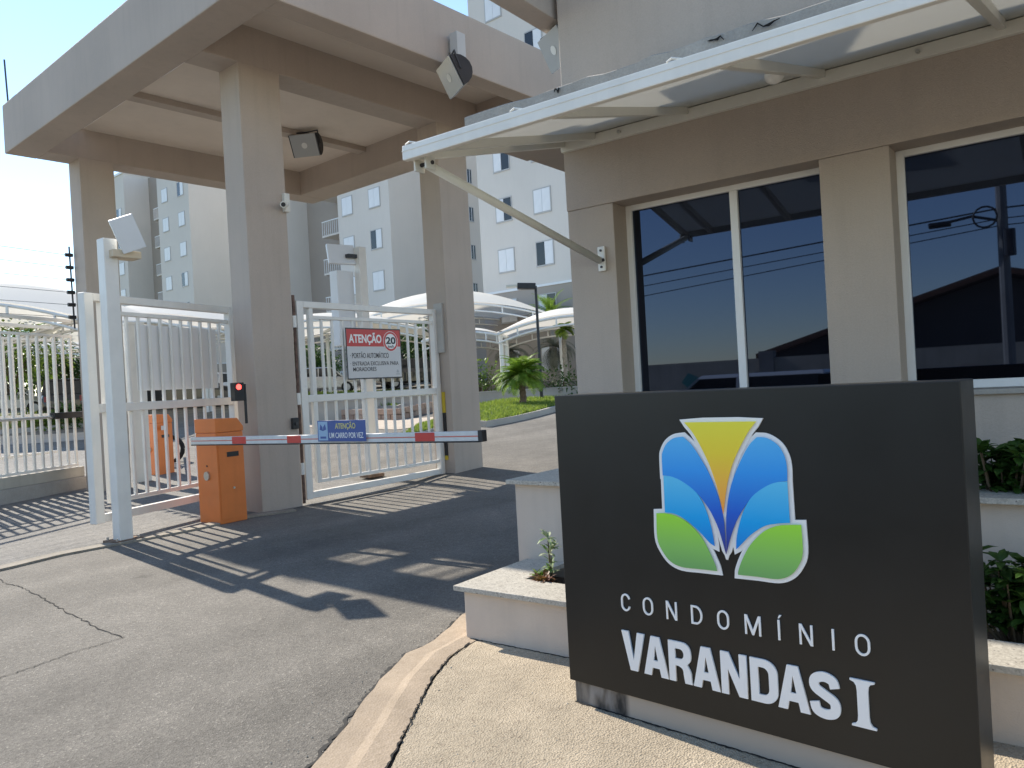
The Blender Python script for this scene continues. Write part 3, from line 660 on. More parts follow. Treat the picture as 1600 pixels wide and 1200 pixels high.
def curve_letter(name, loops, m, parent, y, th):
    """closed outlines (holes included) in the sign's front plane, extruded by th"""
    cd = bpy.data.curves.new(name, 'CURVE'); cd.dimensions = '2D'; cd.fill_mode = 'BOTH'; cd.extrude = .5
    for lp in loops:
        sp = cd.splines.new('POLY'); sp.points.add(len(lp)-1); sp.use_cyclic_u = True
        for pt, (a_, b_) in zip(sp.points, lp): pt.co = (a_, b_, 0, 1)
    o_ = bpy.data.objects.new(name, cd); COL.objects.link(o_); bpy.context.view_layer.update()
    me = bpy.data.meshes.new_from_object(o_.evaluated_get(bpy.context.evaluated_depsgraph_get()))
    bpy.data.objects.remove(o_); bpy.data.curves.remove(cd)
    for v in me.vertices: v.co = (v.co.x, y-(.5+v.co.z)*th, v.co.y)
    me.flip_normals(); me.materials.clear(); me.materials.append(m); me.name = name
    return link(name, me, parent)
def thin(ch, x0, x1, z0, z1, s_):
    w_, h_, cx_, cz_ = x1-x0, z1-z0, (x0+x1)/2, (z0+z1)/2; rx = w_/2; rz = min(h_/2, rx*1.15)
    def stad(k): return arc(cx_, z1-rz, rx-k, rz-k, 0, 180, 14)+arc(cx_, z0+rz, rx-k, rz-k, 180, 360, 14)
    if ch == 'O': return [stad(0), stad(s_)]
    if ch == 'C': return [stroke(arc(cx_, z1-rz, rx-s_/2, rz-s_/2, 12, 180, 16)+arc(cx_, z0+rz, rx-s_/2, rz-s_/2, 180, 348, 16), s_/2)]
    if ch == 'D': r_ = min(h_/2, w_*.75); return [[(x0,z0)]+arc(x1-r_*.8, z0+r_, r_*.8, r_, -90, 0)+arc(x1-r_*.8, z1-r_, r_*.8, r_, 0, 90)+[(x0,z1)], [(x0+s_,z0+s_)]+arc(x1-r_*.8, z0+r_, r_*.8-s_, r_-s_, -90, 0)+arc(x1-r_*.8, z1-r_, r_*.8-s_, r_-s_, 0, 90)+[(x0+s_,z1-s_)]]
    if ch == 'N': return [[(x0,z0),(x0+s_,z0),(x0+s_,z1-s_*2.2),(x1-s_*1.15,z0),(x1,z0),(x1,z1),(x1-s_,z1),(x1-s_,z0+s_*2.2),(x0+s_*1.15,z1),(x0,z1)]]
    if ch == 'M': return [[(x0,z0),(x0+s_,z0),(x0+s_,z1-s_*2.6),(cx_-s_*.45,z0),(cx_+s_*.45,z0),(x1-s_,z1-s_*2.6),(x1-s_,z0),(x1,z0),(x1,z1),(x1-s_*1.25,z1),(cx_,z0+s_*2.6),(x0+s_*1.25,z1),(x0,z1)]]
    c_ = x0+s_*.6
    I_ = [(c_-s_/2,z0),(c_+s_/2,z0),(c_+s_/2,z1),(c_-s_/2,z1)]
    return [I_] if ch == 'I' else [I_, [(c_-s_*.3,z1+.006),(c_+s_*.35,z1+.006),(c_+s_*1.6,z1+.019),(c_+s_*.5,z1+.019)]]
for ch, (a, b), yy in zip('CONDOMÍNIO', pixx, pixy):
    x0, x1 = sgx(940+a*zz, 900+yy*zz), sgx(940+b*zz, 900+yy*zz)
    curve_letter('letter', thin(ch, x0, x1, .4965, .5715, .0078), SIGNW, sg, -.001, .005)
pixv = [('V',113,290,235,313),('A',239,525,373,558),('R',365,345,502,590),('A',508,600,654,628),('N',648,405,802,665),('D',808,437,962,580),('A',967,710,1142,750),('S',1133,560,1303,720)]
for ch, a, ya, b, yb in pixv:
    x0, x1 = sgx(940+a*zz, 900+ya*zz), sgx(940+b*zz, 900+yb*zz)
    if ch == 'S':
        w_ = x1-x0; Sp = spline([(.85,.68),(.77,.825),(.50,.885),(.23,.83),(.155,.72),(.22,.615),(.50,.51),(.78,.405),(.845,.275),(.77,.155),(.50,.108),(.22,.165),(.14,.33)], 8)
        curve_letter('letter', [stroke([(x0+p_*w_, .244+r_*.171) for p_, r_ in Sp], .0172)], SIGNW, sg, -.001, .008)
    else:
        curve_letter('letter', [[(x0+p_*(x1-x0), .247+r_*.165) for p_, r_ in lp] for lp in BOLD[ch]], SIGNW, sg, -.001, .008)
a, b, z0, z1 = 1.265, 1.347, .247, .412; c = (a+b)/2; sw = .0185
I = [(a,z0),(b,z0),(b,z0+.006),(c+sw+.009,z0+.011),(c+sw+.002,z0+.022),(c+sw,z0+.04),(c+sw,z1-.04),(c+sw+.002,z1-.022),(c+sw+.009,z1-.011),(b,z1-.006),(b,z1),(a,z1),(a,z1-.006),(c-sw-.009,z1-.011),(c-sw-.002,z1-.022),(c-sw,z1-.04),(c-sw,z0+.04),(c-sw-.002,z0+.022),(c-sw-.009,z0+.011),(a,z0+.006)]
MB().prism(I, lambda p, r, t: (p, t, r), -.001, -.009).build('letter', SIGNW, sg)

# ================================================================== GATES AND FENCE
BARME = {}
def bar_mesh(h, w=.035, m=WHITE):
    k = (round(h, 3), w, m.name)
    if k not in BARME: BARME[k] = MB().box(-w/2, w/2, -w/2, w/2, 0, h).mesh('bar', m, bevel=.004, seg=1)
    return BARME[k]
def gate(label, p0, p1, nb, ztop, group, rails, posts, stile=None):
    p0 = Vector(p0); p1 = Vector(p1); d = p1-p0; L_ = d.xy.length
    t = thing('gate_leaf', label, 'gate', p0, math.atan2(d.y, d.x), group)
    dz = d.z
    def rail(z, w, h, x0=0, x1=L_): MB().beam((x0, 0, z+dz*x0/L_), (x1, 0, z+dz*x1/L_), w, h).build('rail', WHITE, t, bevel=.006, seg=1)
    for x, w_ in posts: MB().box(x-w_/2, x+w_/2, -.05, .05, .0+dz*x/L_, ztop+dz*x/L_).build('post', WHITE, t, bevel=.006, seg=1)
    x0, x1 = posts[0][0]+posts[0][1]/2, posts[-1][0]-posts[-1][1]/2
    zt, z2, zm, zl, zb = rails
    rail(zt-.045, .088, .09, x0, x1); rail(zm, .086, .10, x0, x1); rail(zb, .088, .09, x0, x1)
    xi = stile if stile else x0
    rail(z2, .05, .05, xi, x1); rail(zl, .05, .05, xi, x1)
    if stile: MB().box(stile-.04, stile+.03, -.035, .035, zl+dz*stile/L_-.02, zt-.09).build('stile', WHITE, t, bevel=.005, seg=1)
    for i in range(nb):
        x = xi+(x1-xi)*(i+1)/(nb+1); o = dz*x/L_
        link('bar', bar_mesh(z2-zm-.07), t, (x, 0, zm+.045+o)); link('bar', bar_mesh(zm-zl-.07), t, (x, 0, zl+.02+o))
    return t, L_
pA, pB = (3.41, 9.17, .195), (5.66, 9.995, .195)
leaf1, L1 = gate('open white steel gate leaf left of the middle pillar, with blank board', pA, pB, 11, 2.575, 'white driveway gate leaves', (2.575, 2.37, 1.28, .22, .05), [(.06, .12), (2.35, .09)], .26)
leaf2, L2 = gate('white steel gate leaf between middle and rear pillars, carrying the warning sign', (6.11, 9.12, .07), (8.93, 9.32, .07), 12, 2.717, 'white driveway gate leaves', (2.717, 2.50, 1.373, .22, .05), [(.055, .11), (2.775, .10)], .25)
# blank board on the first leaf (back of a notice)
ang1 = math.degrees(math.atan2(pB[1]-pA[1], pB[0]-pA[0]))
def board_on(p, deg, px0, py0, px1, py1, name, label, cat, off, th, m):
    """flat board in the plane of a gate; returns thing and its size"""
    a = pl(px0, py1, p, deg); b = pl(px1, py1, p, deg); c = pl(px0, py0, p, deg); d = pl(px1, py0, p, deg)
    W_ = (b-a).xy.length; z0 = (a.z+b.z)/2; z1 = (c.z+d.z)/2
    ca = rad(deg); nrm = Vector((math.sin(ca), -math.cos(ca), 0))
    t = thing(name, label, cat, Vector((a.x, a.y, 0))+nrm*off, ca)
    MB().box(0, W_, 0, th, z0, z1).build('board', m, t, bevel=.003, seg=1)
    return t, W_, z0, z1
board_on(pA, ang1, 219, 511, 345, 608, 'notice_board', 'blank grey-white back of a notice board on the left gate leaf', 'board', -.035, .006, mat('board_back', (.80, .78, .75), .5, .03, 2))
g2p = Vector((6.11, 9.12, 0))
RED = flat('sign_red', (.55, .035, .035), .4); INK = flat('sign_ink', (.03, .03, .035), .5); SGREY = flat('sign_face', (.62, .61, .60), .45)
t, W_, z0, z1 = board_on(g2p, 4, 538, 514, 624, 592, 'warning_sign', 'red and white warning sign on the gate between the pillars', 'sign', .075, .004, INK)
H_ = z1-z0
def plate(name, x0, x1, a0, a1, y, m, par): return MB().box(x0, x1, -y-.001, -y, a0, a1).build(name, m, par)
plate('face', .018, W_-.018, z0+.018, z1-.018, .0, SGREY, t)
plate('header_band', .018, W_-.018, z1-.36*H_, z1-.018, .0013, RED, t)
put_text('lettering', 'ATENÇÃO', .05*W_, .63*W_, z1-.33*H_, z1-.085*H_, -.0025, SIGNW, t, .03, .002)
def disc(cx_, cz_, r_, y, m, name): MB().prism([(cx_+math.cos(k*math.pi/16)*r_, cz_+math.sin(k*math.pi/16)*r_) for k in range(32)], lambda a, b, s_: (a, s_, b), -y, -y-.001).build(name, m, t)
cx_, cz_ = .80*W_, z1-.255*H_
disc(cx_, cz_, .205*H_, .0028, SIGNW, 'roundel_edge'); disc(cx_, cz_, .195*H_, .0041, RED, 'roundel_ring'); disc(cx_, cz_, .155*H_, .0054, SIGNW, 'roundel')
put_text('lettering', '20', cx_-.092*W_, cx_+.092*W_, cz_-.055*H_, cz_+.09*H_, -.0066, INK, t, .03, .002)
put_text('lettering', 'km/h', cx_-.055*W_, cx_+.055*W_, cz_-.13*H_, cz_-.075*H_, -.0066, INK, t, .01, .002)
put_text('lettering', '· PORTÃO AUTOMÁTICO', .06*W_, .75*W_, z1-.59*H_, z1-.46*H_, -.0012, INK, t, .004, .002)
put_text('lettering', '· ENTRADA EXCLUSIVA PARA', .06*W_, .93*W_, z1-.735*H_, z1-.655*H_, -.0012, INK, t, .004, .002)
put_text('lettering', 'MORADORES', .10*W_, .51*W_, z1-.845*H_, z1-.765*H_, -.0012, INK, t, .004, .002)
mb = MB(); lx, lz = .91*W_, z0+.13*H_
for s_ in (-1, 1): mb.prism([(lx, lz-.02), (lx+s_*.028, lz-.005), (lx+s_*.012, lz+.022), (lx+s_*.002, lz+.035)], lambda a, b, q_: (a, q_, b), -.0012, -.002)
mb.box(lx-.04, lx+.04, -.002, -.0012, lz-.045, lz-.03); mb.build('emblem', flat('pale_print', (.42, .42, .42), .5), t)

# gate motor box on the rear pillar, striped guard post
t = thing('motor_box', 'pale grey motor box beside the gate on the rear pillar', 'motor box', pl(680,552,g2p,4)+Vector((0,-.1,0)), rad(4)); 
zb = pl(690,552,g2p,4).z; zt_ = pl(690,476,g2p,4).z
t.location.z = 0
MB().box(.02, .30, -.08, .10, zb, zt_).build('housing', mat('motor_box_grey', (.46, .44, .40), .6, .05, 4), t, bevel=.008); MB().tube([(.2,-.081,(zb+zt_*2)/3),(.2,-.09,(zb+zt_*2)/3)], .018, 8).build('lock', BLACKP, t)
t = thing('striped_guard', 'yellow and black striped guard strip at the end of the gate', 'guard', Vector((pl(692,735,g2p,4).x+.02, pl(692,735,g2p,4).y-.08, 0)), rad(4))
zs_ = [.14, .32, .80, 1.44]; YEL = flat('warning_yellow', (.62, .45, .03), .5)
for i, (a, b, m) in enumerate(((.30,.37,YEL),(.37,1.08,BLACKP),(1.08,1.42,YEL))): MB().box(0, .05, -.03, .03, a+.0005, b-.0005).build('stripe', m, t)

# rusty hinge post, small lock box on the middle pillar
t = thing('hinge_rod', 'rusty hinge rod running down the edge of the middle pillar', 'rod', (6.07, 9.085, 0))
MB().tube([(0,0,.03),(0,0,2.86)], .022, 8).build('rod', mat('rusty_steel', (.13, .08, .06), .8, .5, 14, .3, 50), t); 
for z in (.5, 1.45, 2.5): MB().tube([(0,0,z-.08),(0,0,z+.08)], .032, 8).build('hinge', WHITE, t)
t = thing('push_button', 'small black call button box on the middle pillar', 'button box', (5.96, 9.06, 1.12)); MB().box(-.05, .05, -.05, .0, -.07, .08).build('housing', BLACKP, t, bevel=.01); MB().tube([(0,-.05,.0),(0,-.07,0)], .02, 10).build('button', DARKM, t)

# fence on low wall, left
fd = Vector((1.55, .83, 0)).normalized(); f0 = gz(0, 790); f0 = Vector((f0.x, f0.y, 0)); fA = f0-fd*5.0; fB = f0+fd*1.78
def fence(label, a, b, z0, zr1, zr2, zm, sp, group, wall=None, off=0):
    a = Vector(a); b = Vector(b); d = b-a; L_ = d.length
    t = thing('fence', label, 'fence', a, math.atan2(d.y, d.x), group)
    for z, h in ((zr1, .06), (zr2, .045), (zm, .05), (z0, .045)): MB().beam((0, off, z), (L_, off, z), .045, h).build('rail', WHITE, t, bevel=.004, seg=1)
    n = int(L_/sp)
    for i in range(n+1):
        x = .03+(L_-.06)*i/n
        link('bar', bar_mesh(zr2-z0, .042), t, (x, off, z0+.02))
    return t, L_
wl_ = thing('low_wall', 'low weathered concrete wall under the left fence', 'wall', fA, math.atan2(fd.y, fd.x))
MB().box(0, 6.85, -.02, .22, 0, .24).build('base_course', CONC, wl_, bevel=.008); MB().box(0, 6.85, .03, .20, .241, .42).build('top_course', mat('wall_top_plaster', (.42, .39, .33), .85, .1, 2, .2, 80, streak=.3), wl_, bevel=.008)
fence('white barred fence on the low wall at the left picture edge', fA+Vector((-fd.y, fd.x, 0))*.1, fB+Vector((-fd.y, fd.x, 0))*.1, .46, 3.08, 2.80, 1.36, .185, 'white barred fences', 0)
fence('second white barred fence standing behind the first at the left', fA+Vector((-fd.y, fd.x, 0))*.75, fB+Vector((-fd.y, fd.x, 0))*.75+fd*.3, .70, 3.02, 2.78, 1.40, .185, 'white barred fences', 0)
t = thing('gate_operator', 'black gate operator arm along the left fence', 'operator arm', fA+Vector((fd.y, -fd.x, 0))*.05, math.atan2(fd.y, fd.x))
MB().tube([(2.0,0,1.36),(6.15,0,1.36)], .022, 8).build('rod', ALU, t); MB().box(6.1, 6.95, -.05, .05, 1.32, 1.43).build('piston', BLACKP, t, bevel=.008)
# white columns near the far pillar
t = thing('gate_post', 'white boxed gate post beside the far canopy pillar', 'post', (6.35, 14.9, 0)); MB().box(0, .28, 0, .25, 0, 3.0).build('column', WHITE, t, bevel=.01); MB().box(-.01, .29, -.01, .26, 3.0, 3.05).build('cap', WHITE, t)
# electric fence insulators on the far pillar
t = thing('electric_fence', 'black electric fence insulators with wires beside the far pillar', 'electric fence', (5.38, 14.80, 0))
MB().tube([(0,0,2.9),(-.02,0,4.35)], .015, 6).build('rod', DARKM, t)
for k in range(6):
    z = 3.1+.22*k; MB().tube([(-.09,0,z),(.03,0,z)], .035, 8).build('insulator', BLACKP, t)
    MB().tube([(-.08,0,z),(-3.0,-1.0,z-.03),(-6.5,-2.4,z)], .004, 4).build('wire', DARKM, t)

# ================================================================== BARRIERS
REFL = flat('red_reflector', (.60, .05, .04), .35); ARM = mat('white_boom', (.66, .66, .64), .4, .08, 8)
def barrier(label, loc, rz, boom=None):
    t = thing('boom_barrier', label, 'barrier', loc, rz, 'orange boom barriers')
    w_, d_, h_ = .37, .44, 1.10
    h = MB().box(0, w_, 0, d_, 0, h_).build('housing', ORANGE, t, bevel=.012)
    MB().box(.02, w_-.02, -.006, 0, .05, h_-.06).build('door', ORANGE, t, bevel=.004); 
    MB().box(.13, .29, -.010, -.005, .80, .86).build('slot', BLACKP, t)
    MB().tube([(.20,-.006,.42),(.20,-.02,.42)], .014, 10).build('lock', ALU, t)
    MB().tube([(-.001,.22,.58),(-.022,.22,.58)], .055, 16).build('crank_cover', ALU, t); MB().tube([(-.001,.22,.70),(-.008,.22,.70)], .012, 8).build('keyhole', BLACKP, t)
    lid = [(-.004,h_+.001),(w_+.004,h_+.001),(w_+.006,h_+.06),(w_-.07,h_+.165),(-.006,h_+.175)]
    MB().prism(lid, lambda a, b, s_: (a, s_, b), -.008, d_+.008).build('lid', ORANGE, t, bevel=.01)
    return t
b1p = gz(345, 820)
brot = rad(4)
bar1 = barrier('orange boom barrier cabinet in front of the middle pillar', Vector((b1p.x, b1p.y, 0)), brot)
e1 = at(750, 681, 6.75)-Vector((4.45, 8.86, 1.03)); d1 = e1.normalized(); L_ = e1.length
def hang(o, par):
    o.parent = par; o.matrix_parent_inverse = (Matrix.Translation(par.location) @ Matrix.Rotation(par.rotation_euler.z, 4, 'Z')).inverted(); return o
bo = hang(MB().beam(d1*-.02, d1*L_, .05, .085).build('boom_arm', ARM, None, (4.45, 8.86, 1.03), bevel=.004, seg=1), bar1)
bo['label'] = 'white boom arm with red reflectors lowered across the entry lane'
def seg(a, b, w_, h_, m, nm, off=Vector((0,0,0))): return MB().beam(d1*a+off, d1*b+off, w_, h_).build(nm, m, bo, bevel=.004, seg=1)
seg(L_, L_+.05, .07, .10, BLACKP, 'end_cap')
seg(-.02, L_, .052, .012, BLACKP, 'rubber_edge', Vector((0,0,-.049)))
lat = d1.cross(ZV).normalized()*.0265
seg(.0, L_, .002, .010, flat('red_line', (.62,.16,.12), .4), 'red_line', -lat if lat.x > 0 else lat)
def boom_s(px, py):
    dg = math.degrees(math.atan2(d1.y, d1.x)); p = pl(px, py, (4.45, 8.86), dg); return (p-Vector((4.45,8.86,1.03))).dot(d1)
for a, b in ((365,387),(451,473),(651,682)):
    seg(boom_s(a, 681), boom_s(b, 681), .056, .080, REFL, 'reflector')
# blue notice on the boom
t = thing('boom_notice', 'blue notice plate fixed to the boom arm', 'notice', (4.45, 8.86, 0), math.atan2(d1.y, d1.x))
dg = math.degrees(math.atan2(d1.y, d1.x)); s0, s1 = boom_s(502, 672), boom_s(577, 672); zb, zt_ = pl(540, 689, (4.45,8.86), dg).z, pl(540, 656, (4.45,8.86), dg).z
yo = -.045
NAVY = flat('notice_blue', (.045, .09, .30), .4); PALE = flat('notice_pale', (.30, .45, .62), .4); GOLD = flat('notice_yellow', (.62, .55, .22), .4)
MB().box(s0, s1, yo-.004, yo, zb, zt_).build('plate', NAVY, t, bevel=.001, seg=1)
W2, H2 = s1-s0, zt_-zb
def npl(nm, a, b, c, d, m): MB().box(s0+a*W2, s0+b*W2, yo-.006, yo-.0045, zb+c*H2, zb+d*H2).build(nm, m, t)
npl('emblem_panel', .02, .22, .05, .95, PALE)
put_text('lettering', 'ATENÇÃO', s0+.38*W2, s0+.80*W2, zb+.54*H2, zb+.92*H2, yo-.0045, GOLD, t, .02, .002)
put_text('lettering', 'UM CARRO POR VEZ', s0+.25*W2, s0+.95*W2, zb+.16*H2, zb+.42*H2, yo-.0045, SIGNW, t, .004, .002)
mb = MB(); mx = s0+.12*W2; mz = zb+.55*H2
for s_ in (-1, 1): mb.prism([(mx, mz-.05*H2), (mx+s_*.07*W2, mz+.02*H2), (mx+s_*.05*W2, mz+.28*H2), (mx+s_*.01*W2, mz+.15*H2)], lambda a, b, q_: (a, q_, b), yo-.0062, yo-.0075)
mb.box(mx-.06*W2, mx+.06*W2, yo-.0075, yo-.0062, zb+.14*H2, zb+.24*H2); mb.build('emblem', NAVY, t)
# second barrier
b2 = gz(246, 748)
bar2 = barrier('second orange boom barrier cabinet behind the left gate leaf', Vector((b2.x, b2.y, 0)), brot)
bo2 = hang(MB().beam((0,0,0), (1.6, 3.2, 0), .05, .085).build('boom_arm', ARM, None, (b2.x+.1, b2.y-.12, 1.0), bevel=.004, seg=1), bar2)
for k in (.25, .6): MB().beam((1.6*k, 3.2*k, 0), (1.6*(k+.1), 3.2*(k+.1), 0), .056, .08).build('reflector', REFL, bo2)
# signal lamp
t = thing('signal_lamp', 'small black signal lamp glowing red above the orange cabinet', 'signal lamp', (5.17, 9.0, 0))
MB().tube([(.06,0,1.18),(.06,0,1.68)], .018, 8).build('post', BLACKP, t); MB().box(-.11, .02, -.06, .05, 1.47, 1.70).build('housing', BLACKP, t, bevel=.008)
vs = [(-.165+.0, 0, 0)]
mb = MB(); dl = Vector((-.45, -.89, 0)); c = Vector((-.055, -.062, 1.645)); sx = Vector((1, 0, 0))
mb.add([c+sx*math.cos(k*.524)*.036+ZV*math.sin(k*.524)*.036 for k in range(12)], [tuple(range(12))]).build('red_lens', flat('red_signal', (.8,.03,.03), .3, emit=(1,.05,.04), es=3.0), t)

# ================================================================== TAG READER POLES
def reader(label, base, h, panel):
    t = thing('tag_reader_pole', label, 'pole', base, 0, 'white tag reader poles')
    MB().box(-.075, .075, -.075, .075, .0, h).build('pole', WHITE, t, bevel=.008)
    MB().box(-.16, .16, -.13, .13, -.02, .03).build('base_plate', mat('rusty_plate', (.20, .13, .085), .85, .4, 20), t)
    for x, y in ((-.12,-.1),(.12,-.1),(-.12,.1),(.12,.1)): MB().tube([(x,y,.03),(x,y,.06)], .014, 6).build('bolt', ALU, t)
    return t
pb = gz(193, 846)
t = reader('tall white pole with a tilted white reader panel in front of the left gate', Vector((pb.x, pb.y, 0)), 3.33, None)
t.rotation_euler = (0, 0, rad(5))
a = Vector((-.35, -.90, -.25)).normalized(); r = a.cross(ZV).normalized(); u = r.cross(a); c = Vector((.12, -.22, 3.37))
PANEL = mat('reader_panel_white', (.72, .74, .76), .35, .03, 3)
def obox(c, ax, hx, mname, m, par, bev=.006):
    vs = []
    for sz in (-1, 1):
        for sy in (-1, 1):
            for sx in (-1, 1): vs.append(c+ax[0]*sx*hx[0]+ax[1]*sy*hx[1]+ax[2]*sz*hx[2])
    return MB().add(vs, [(0,2,3,1),(4,5,7,6),(0,1,5,4),(2,6,7,3),(0,4,6,2),(1,3,7,5)]).build(mname, m, par, bevel=bev)
tw = rad(-22); r, u = r*math.cos(tw)+u*math.sin(tw), u*math.cos(tw)-r*math.sin(tw)
obox(c, (r, u, a), (.125, .19, .03), 'reader_panel', PANEL, t, .01)
MB().box(-.02, .30, -.16, .05, 3.12, 3.20).build('bracket', mat('tan_bracket', (.60, .50, .36), .6), t, bevel=.006)
pb2 = Vector((8.30, 10.4, .08))
t = reader('second white pole with a reader panel standing behind the gate', pb2, 3.85, None)
a = Vector((.2, .95, -.2)).normalized(); r = a.cross(ZV).normalized(); u = r.cross(a)
obox(Vector((-.30, .12, 3.72)), (r, u, a), (.24, .17, .03), 'reader_panel', PANEL, t, .01)
MB().box(-.25, .05, -.02, .1, 3.66, 3.72).build('bracket', DARKM, t); MB().box(-.42, -.08, .1, .3, 2.2, 3.45).build('cabinet', PANEL, t, bevel=.01)

# ================================================================== APARTMENT BLOCKS
SHUT = mat('white_shutter', (.74, .75, .77), .45, .03, 2); FRM = flat('window_frame_grey', (.44, .43, .42), .5)
FLOOR = 2.84
WMESH = {}
def wmesh(k, f):
    if k not in WMESH: WMESH[k] = f()
    return WMESH[k]
def win_x(par, X, y, z, w_=1.12, h_=1.24, open_=0):
    """shuttered window on a wall facing the street (-x)"""
    fm = wmesh(('f', w_, h_), lambda: MB().box(-.05, .02, -w_/2-.05, w_/2+.05, -h_/2-.08, -h_/2).box(-.04, .02, -w_/2-.05, w_/2+.05, h_/2, h_/2+.05).box(-.04, .02, -w_/2-.05, -w_/2, -h_/2, h_/2).box(-.04, .02, w_/2, w_/2+.05, -h_/2, h_/2).box(-.012, .0, -w_/2, w_/2, -h_/2, h_/2).mesh('window', FRM))
    o = link('window', fm, par, (X, y, z))
    sm = wmesh(('s', w_, h_), lambda: MB().box(-.045, -.02, -w_/4+.008, w_/4-.008, -h_/2+.01, h_/2-.01).mesh('shutter', SHUT))
    gm = wmesh(('g', w_, h_), lambda: MB().box(-.03, -.016, -w_/4+.008, w_/4-.008, -h_/2+.01, h_/2-.01).mesh('pane', CARGL))
    for k, s_ in enumerate((-1, 1)):
        if open_ == s_: link('pane', gm, o, (0, s_*w_/4, 0))
        else: link('shutter', sm, o, (0, s_*w_/4, 0))
def win_y(par, x, Y, z, w_=.9, h_=1.0):
    """small barred window on a side wall (-y)"""
    fm = wmesh(('fy', w_, h_), lambda: MB().box(-w_/2-.05, w_/2+.05, -.04, .02, -h_/2-.08, -h_/2).box(-w_/2-.05, w_/2+.05, -.04, .02, h_/2, h_/2+.05).box(-w_/2-.05, -w_/2, -.04, .02, -h_/2, h_/2).box(w_/2, w_/2+.05, -.04, .02, -h_/2, h_/2).mesh('window', FRM))
    o = link('window', fm, par, (x, Y, z))
    link('pane', wmesh(('py', w_, h_), lambda: MB().box(-w_/2, w_/2, -.012, .004, -h_/2, h_/2).mesh('pane', CARGL)), o)
    bm_ = wmesh(('bar', h_), lambda: MB().box(-.02, .02, -.03, -.015, -h_/2, h_/2).mesh('mullion', SHUT))
    for k in (-.3, 0, .3): link('mullion', bm_, o, (w_*k, 0, 0))
def block(label, X, segs, X1, ztop, z_rows, base, taupe_z, group, seed, skip_cols=(), side=None, notch=None):
    t = thing('apartment_block', label, 'building', (X, segs[0][0], 0), 0, group)
    oy = segs[0][0]; q_ = random.Random(seed)
    for a, b, cols in segs:
        MB().box(0, X1-X, a-oy, b-oy, taupe_z, ztop).build('wall', PLANTW2, t)
        MB().box(-.02, X1-X+.02, a-oy-.02, b-oy+.02, base-1, taupe_z-.12).build('ground_floor_wall', TAUPE2, t)
        MB().box(-.06, X1-X+.06, a-oy-.06, b-oy+.06, taupe_z-.12, taupe_z).build('cornice', SHUT, t)
        MB().box(-.10, X1-X+.10, a-oy-.10, b-oy+.10, ztop, ztop+.22).build('parapet', SHUT, t)
        for y in cols:
            for r_, z in enumerate(z_rows):
                win_x(t, 0 if z > taupe_z else -.02, y-oy, z, open_=q_.choice((0, 0, 0, -1, 1)))
    if notch:
        a, b, dx = notch
        MB().box(dx, X1-X-.02, a-oy-.02, b-oy+.02, base-1, ztop-.1).build('recess_wall', TAUPE2, t)
        for z in z_rows:
            fl = z-1.3
            bal = MB().box(dx-1.5, dx, a-oy+.6, a-oy+3.4, fl-.14, fl).build('balcony', PLANTW2, t)
            bm_ = wmesh('balbar', lambda: MB().box(-.015, .015, -.015, .015, 0, 1.0).mesh('bar', SHUT))
            for k in range(12): link('bar', bm_, bal, (dx-1.47, a-oy+.62+2.74*k/11, fl))
            for k in range(6): link('bar', bm_, bal, (dx-1.45+1.4*k/6, a-oy+.62, fl))
            MB().box(dx-1.5, dx-1.44, a-oy+.6, a-oy+3.4, fl+1.0, fl+1.06).build('handrail', SHUT, bal); MB().box(dx-1.44, dx, a-oy+.6, a-oy+.66, fl+1.0, fl+1.06).build('handrail', SHUT, bal)
            ac = MB().box(dx-.75, dx-.4, a-oy+1.2, a-oy+2.0, fl-.95, fl-.35).build('air_conditioner', SHUT, t, bevel=.02)
            MB().tube([(dx-.76, a-oy+1.55, fl-.65), (dx-.765, a-oy+1.55, fl-.65)], .22, 14).build('fan_grille', CARGL, ac)
    if side:
        Y, xs, rows = side
        for x in xs:
            for z in rows: win_y(t, x-X, Y-oy, z)
    return t
rows = lambda z0, n: [z0+FLOOR*k for k in range(n)]
block('nearest apartment block with closed white shutters, rising behind the awning strut', 33.0, [(12.0, 30.3, (28.4, 25.65, 21.0, 18.2))], 46.0, 24.0, rows(8.4-2*FLOOR, 8), 1.2, 6.75, 'apartment blocks behind the carports', 4)
block('apartment block with barred side windows and balconies seen between the pillars', 34.4, [(39.7, 45.3, (44.2, 41.2)), (52.6, 58.2, (56.7, 53.8))], 47.0, 27.0, rows(9.0-2*FLOOR, 8), 1.2, 6.75, 'apartment blocks behind the carports', 2, side=(39.7, (42.1, 38.2, 45.0), rows(8.6, 7)), notch=(45.3, 52.6, 2.5))
block('farthest apartment block at the left, seen between far and middle pillars', 35.5, [(69.0, 75.2, (73.7, 70.5)), (82.6, 88.0, (86.7, 84.0))], 48.0, 25.6, rows(21.5-6*FLOOR, 7), 1.5, 5.0, 'apartment blocks behind the carports', 9, notch=(75.2, 82.6, 2.6))

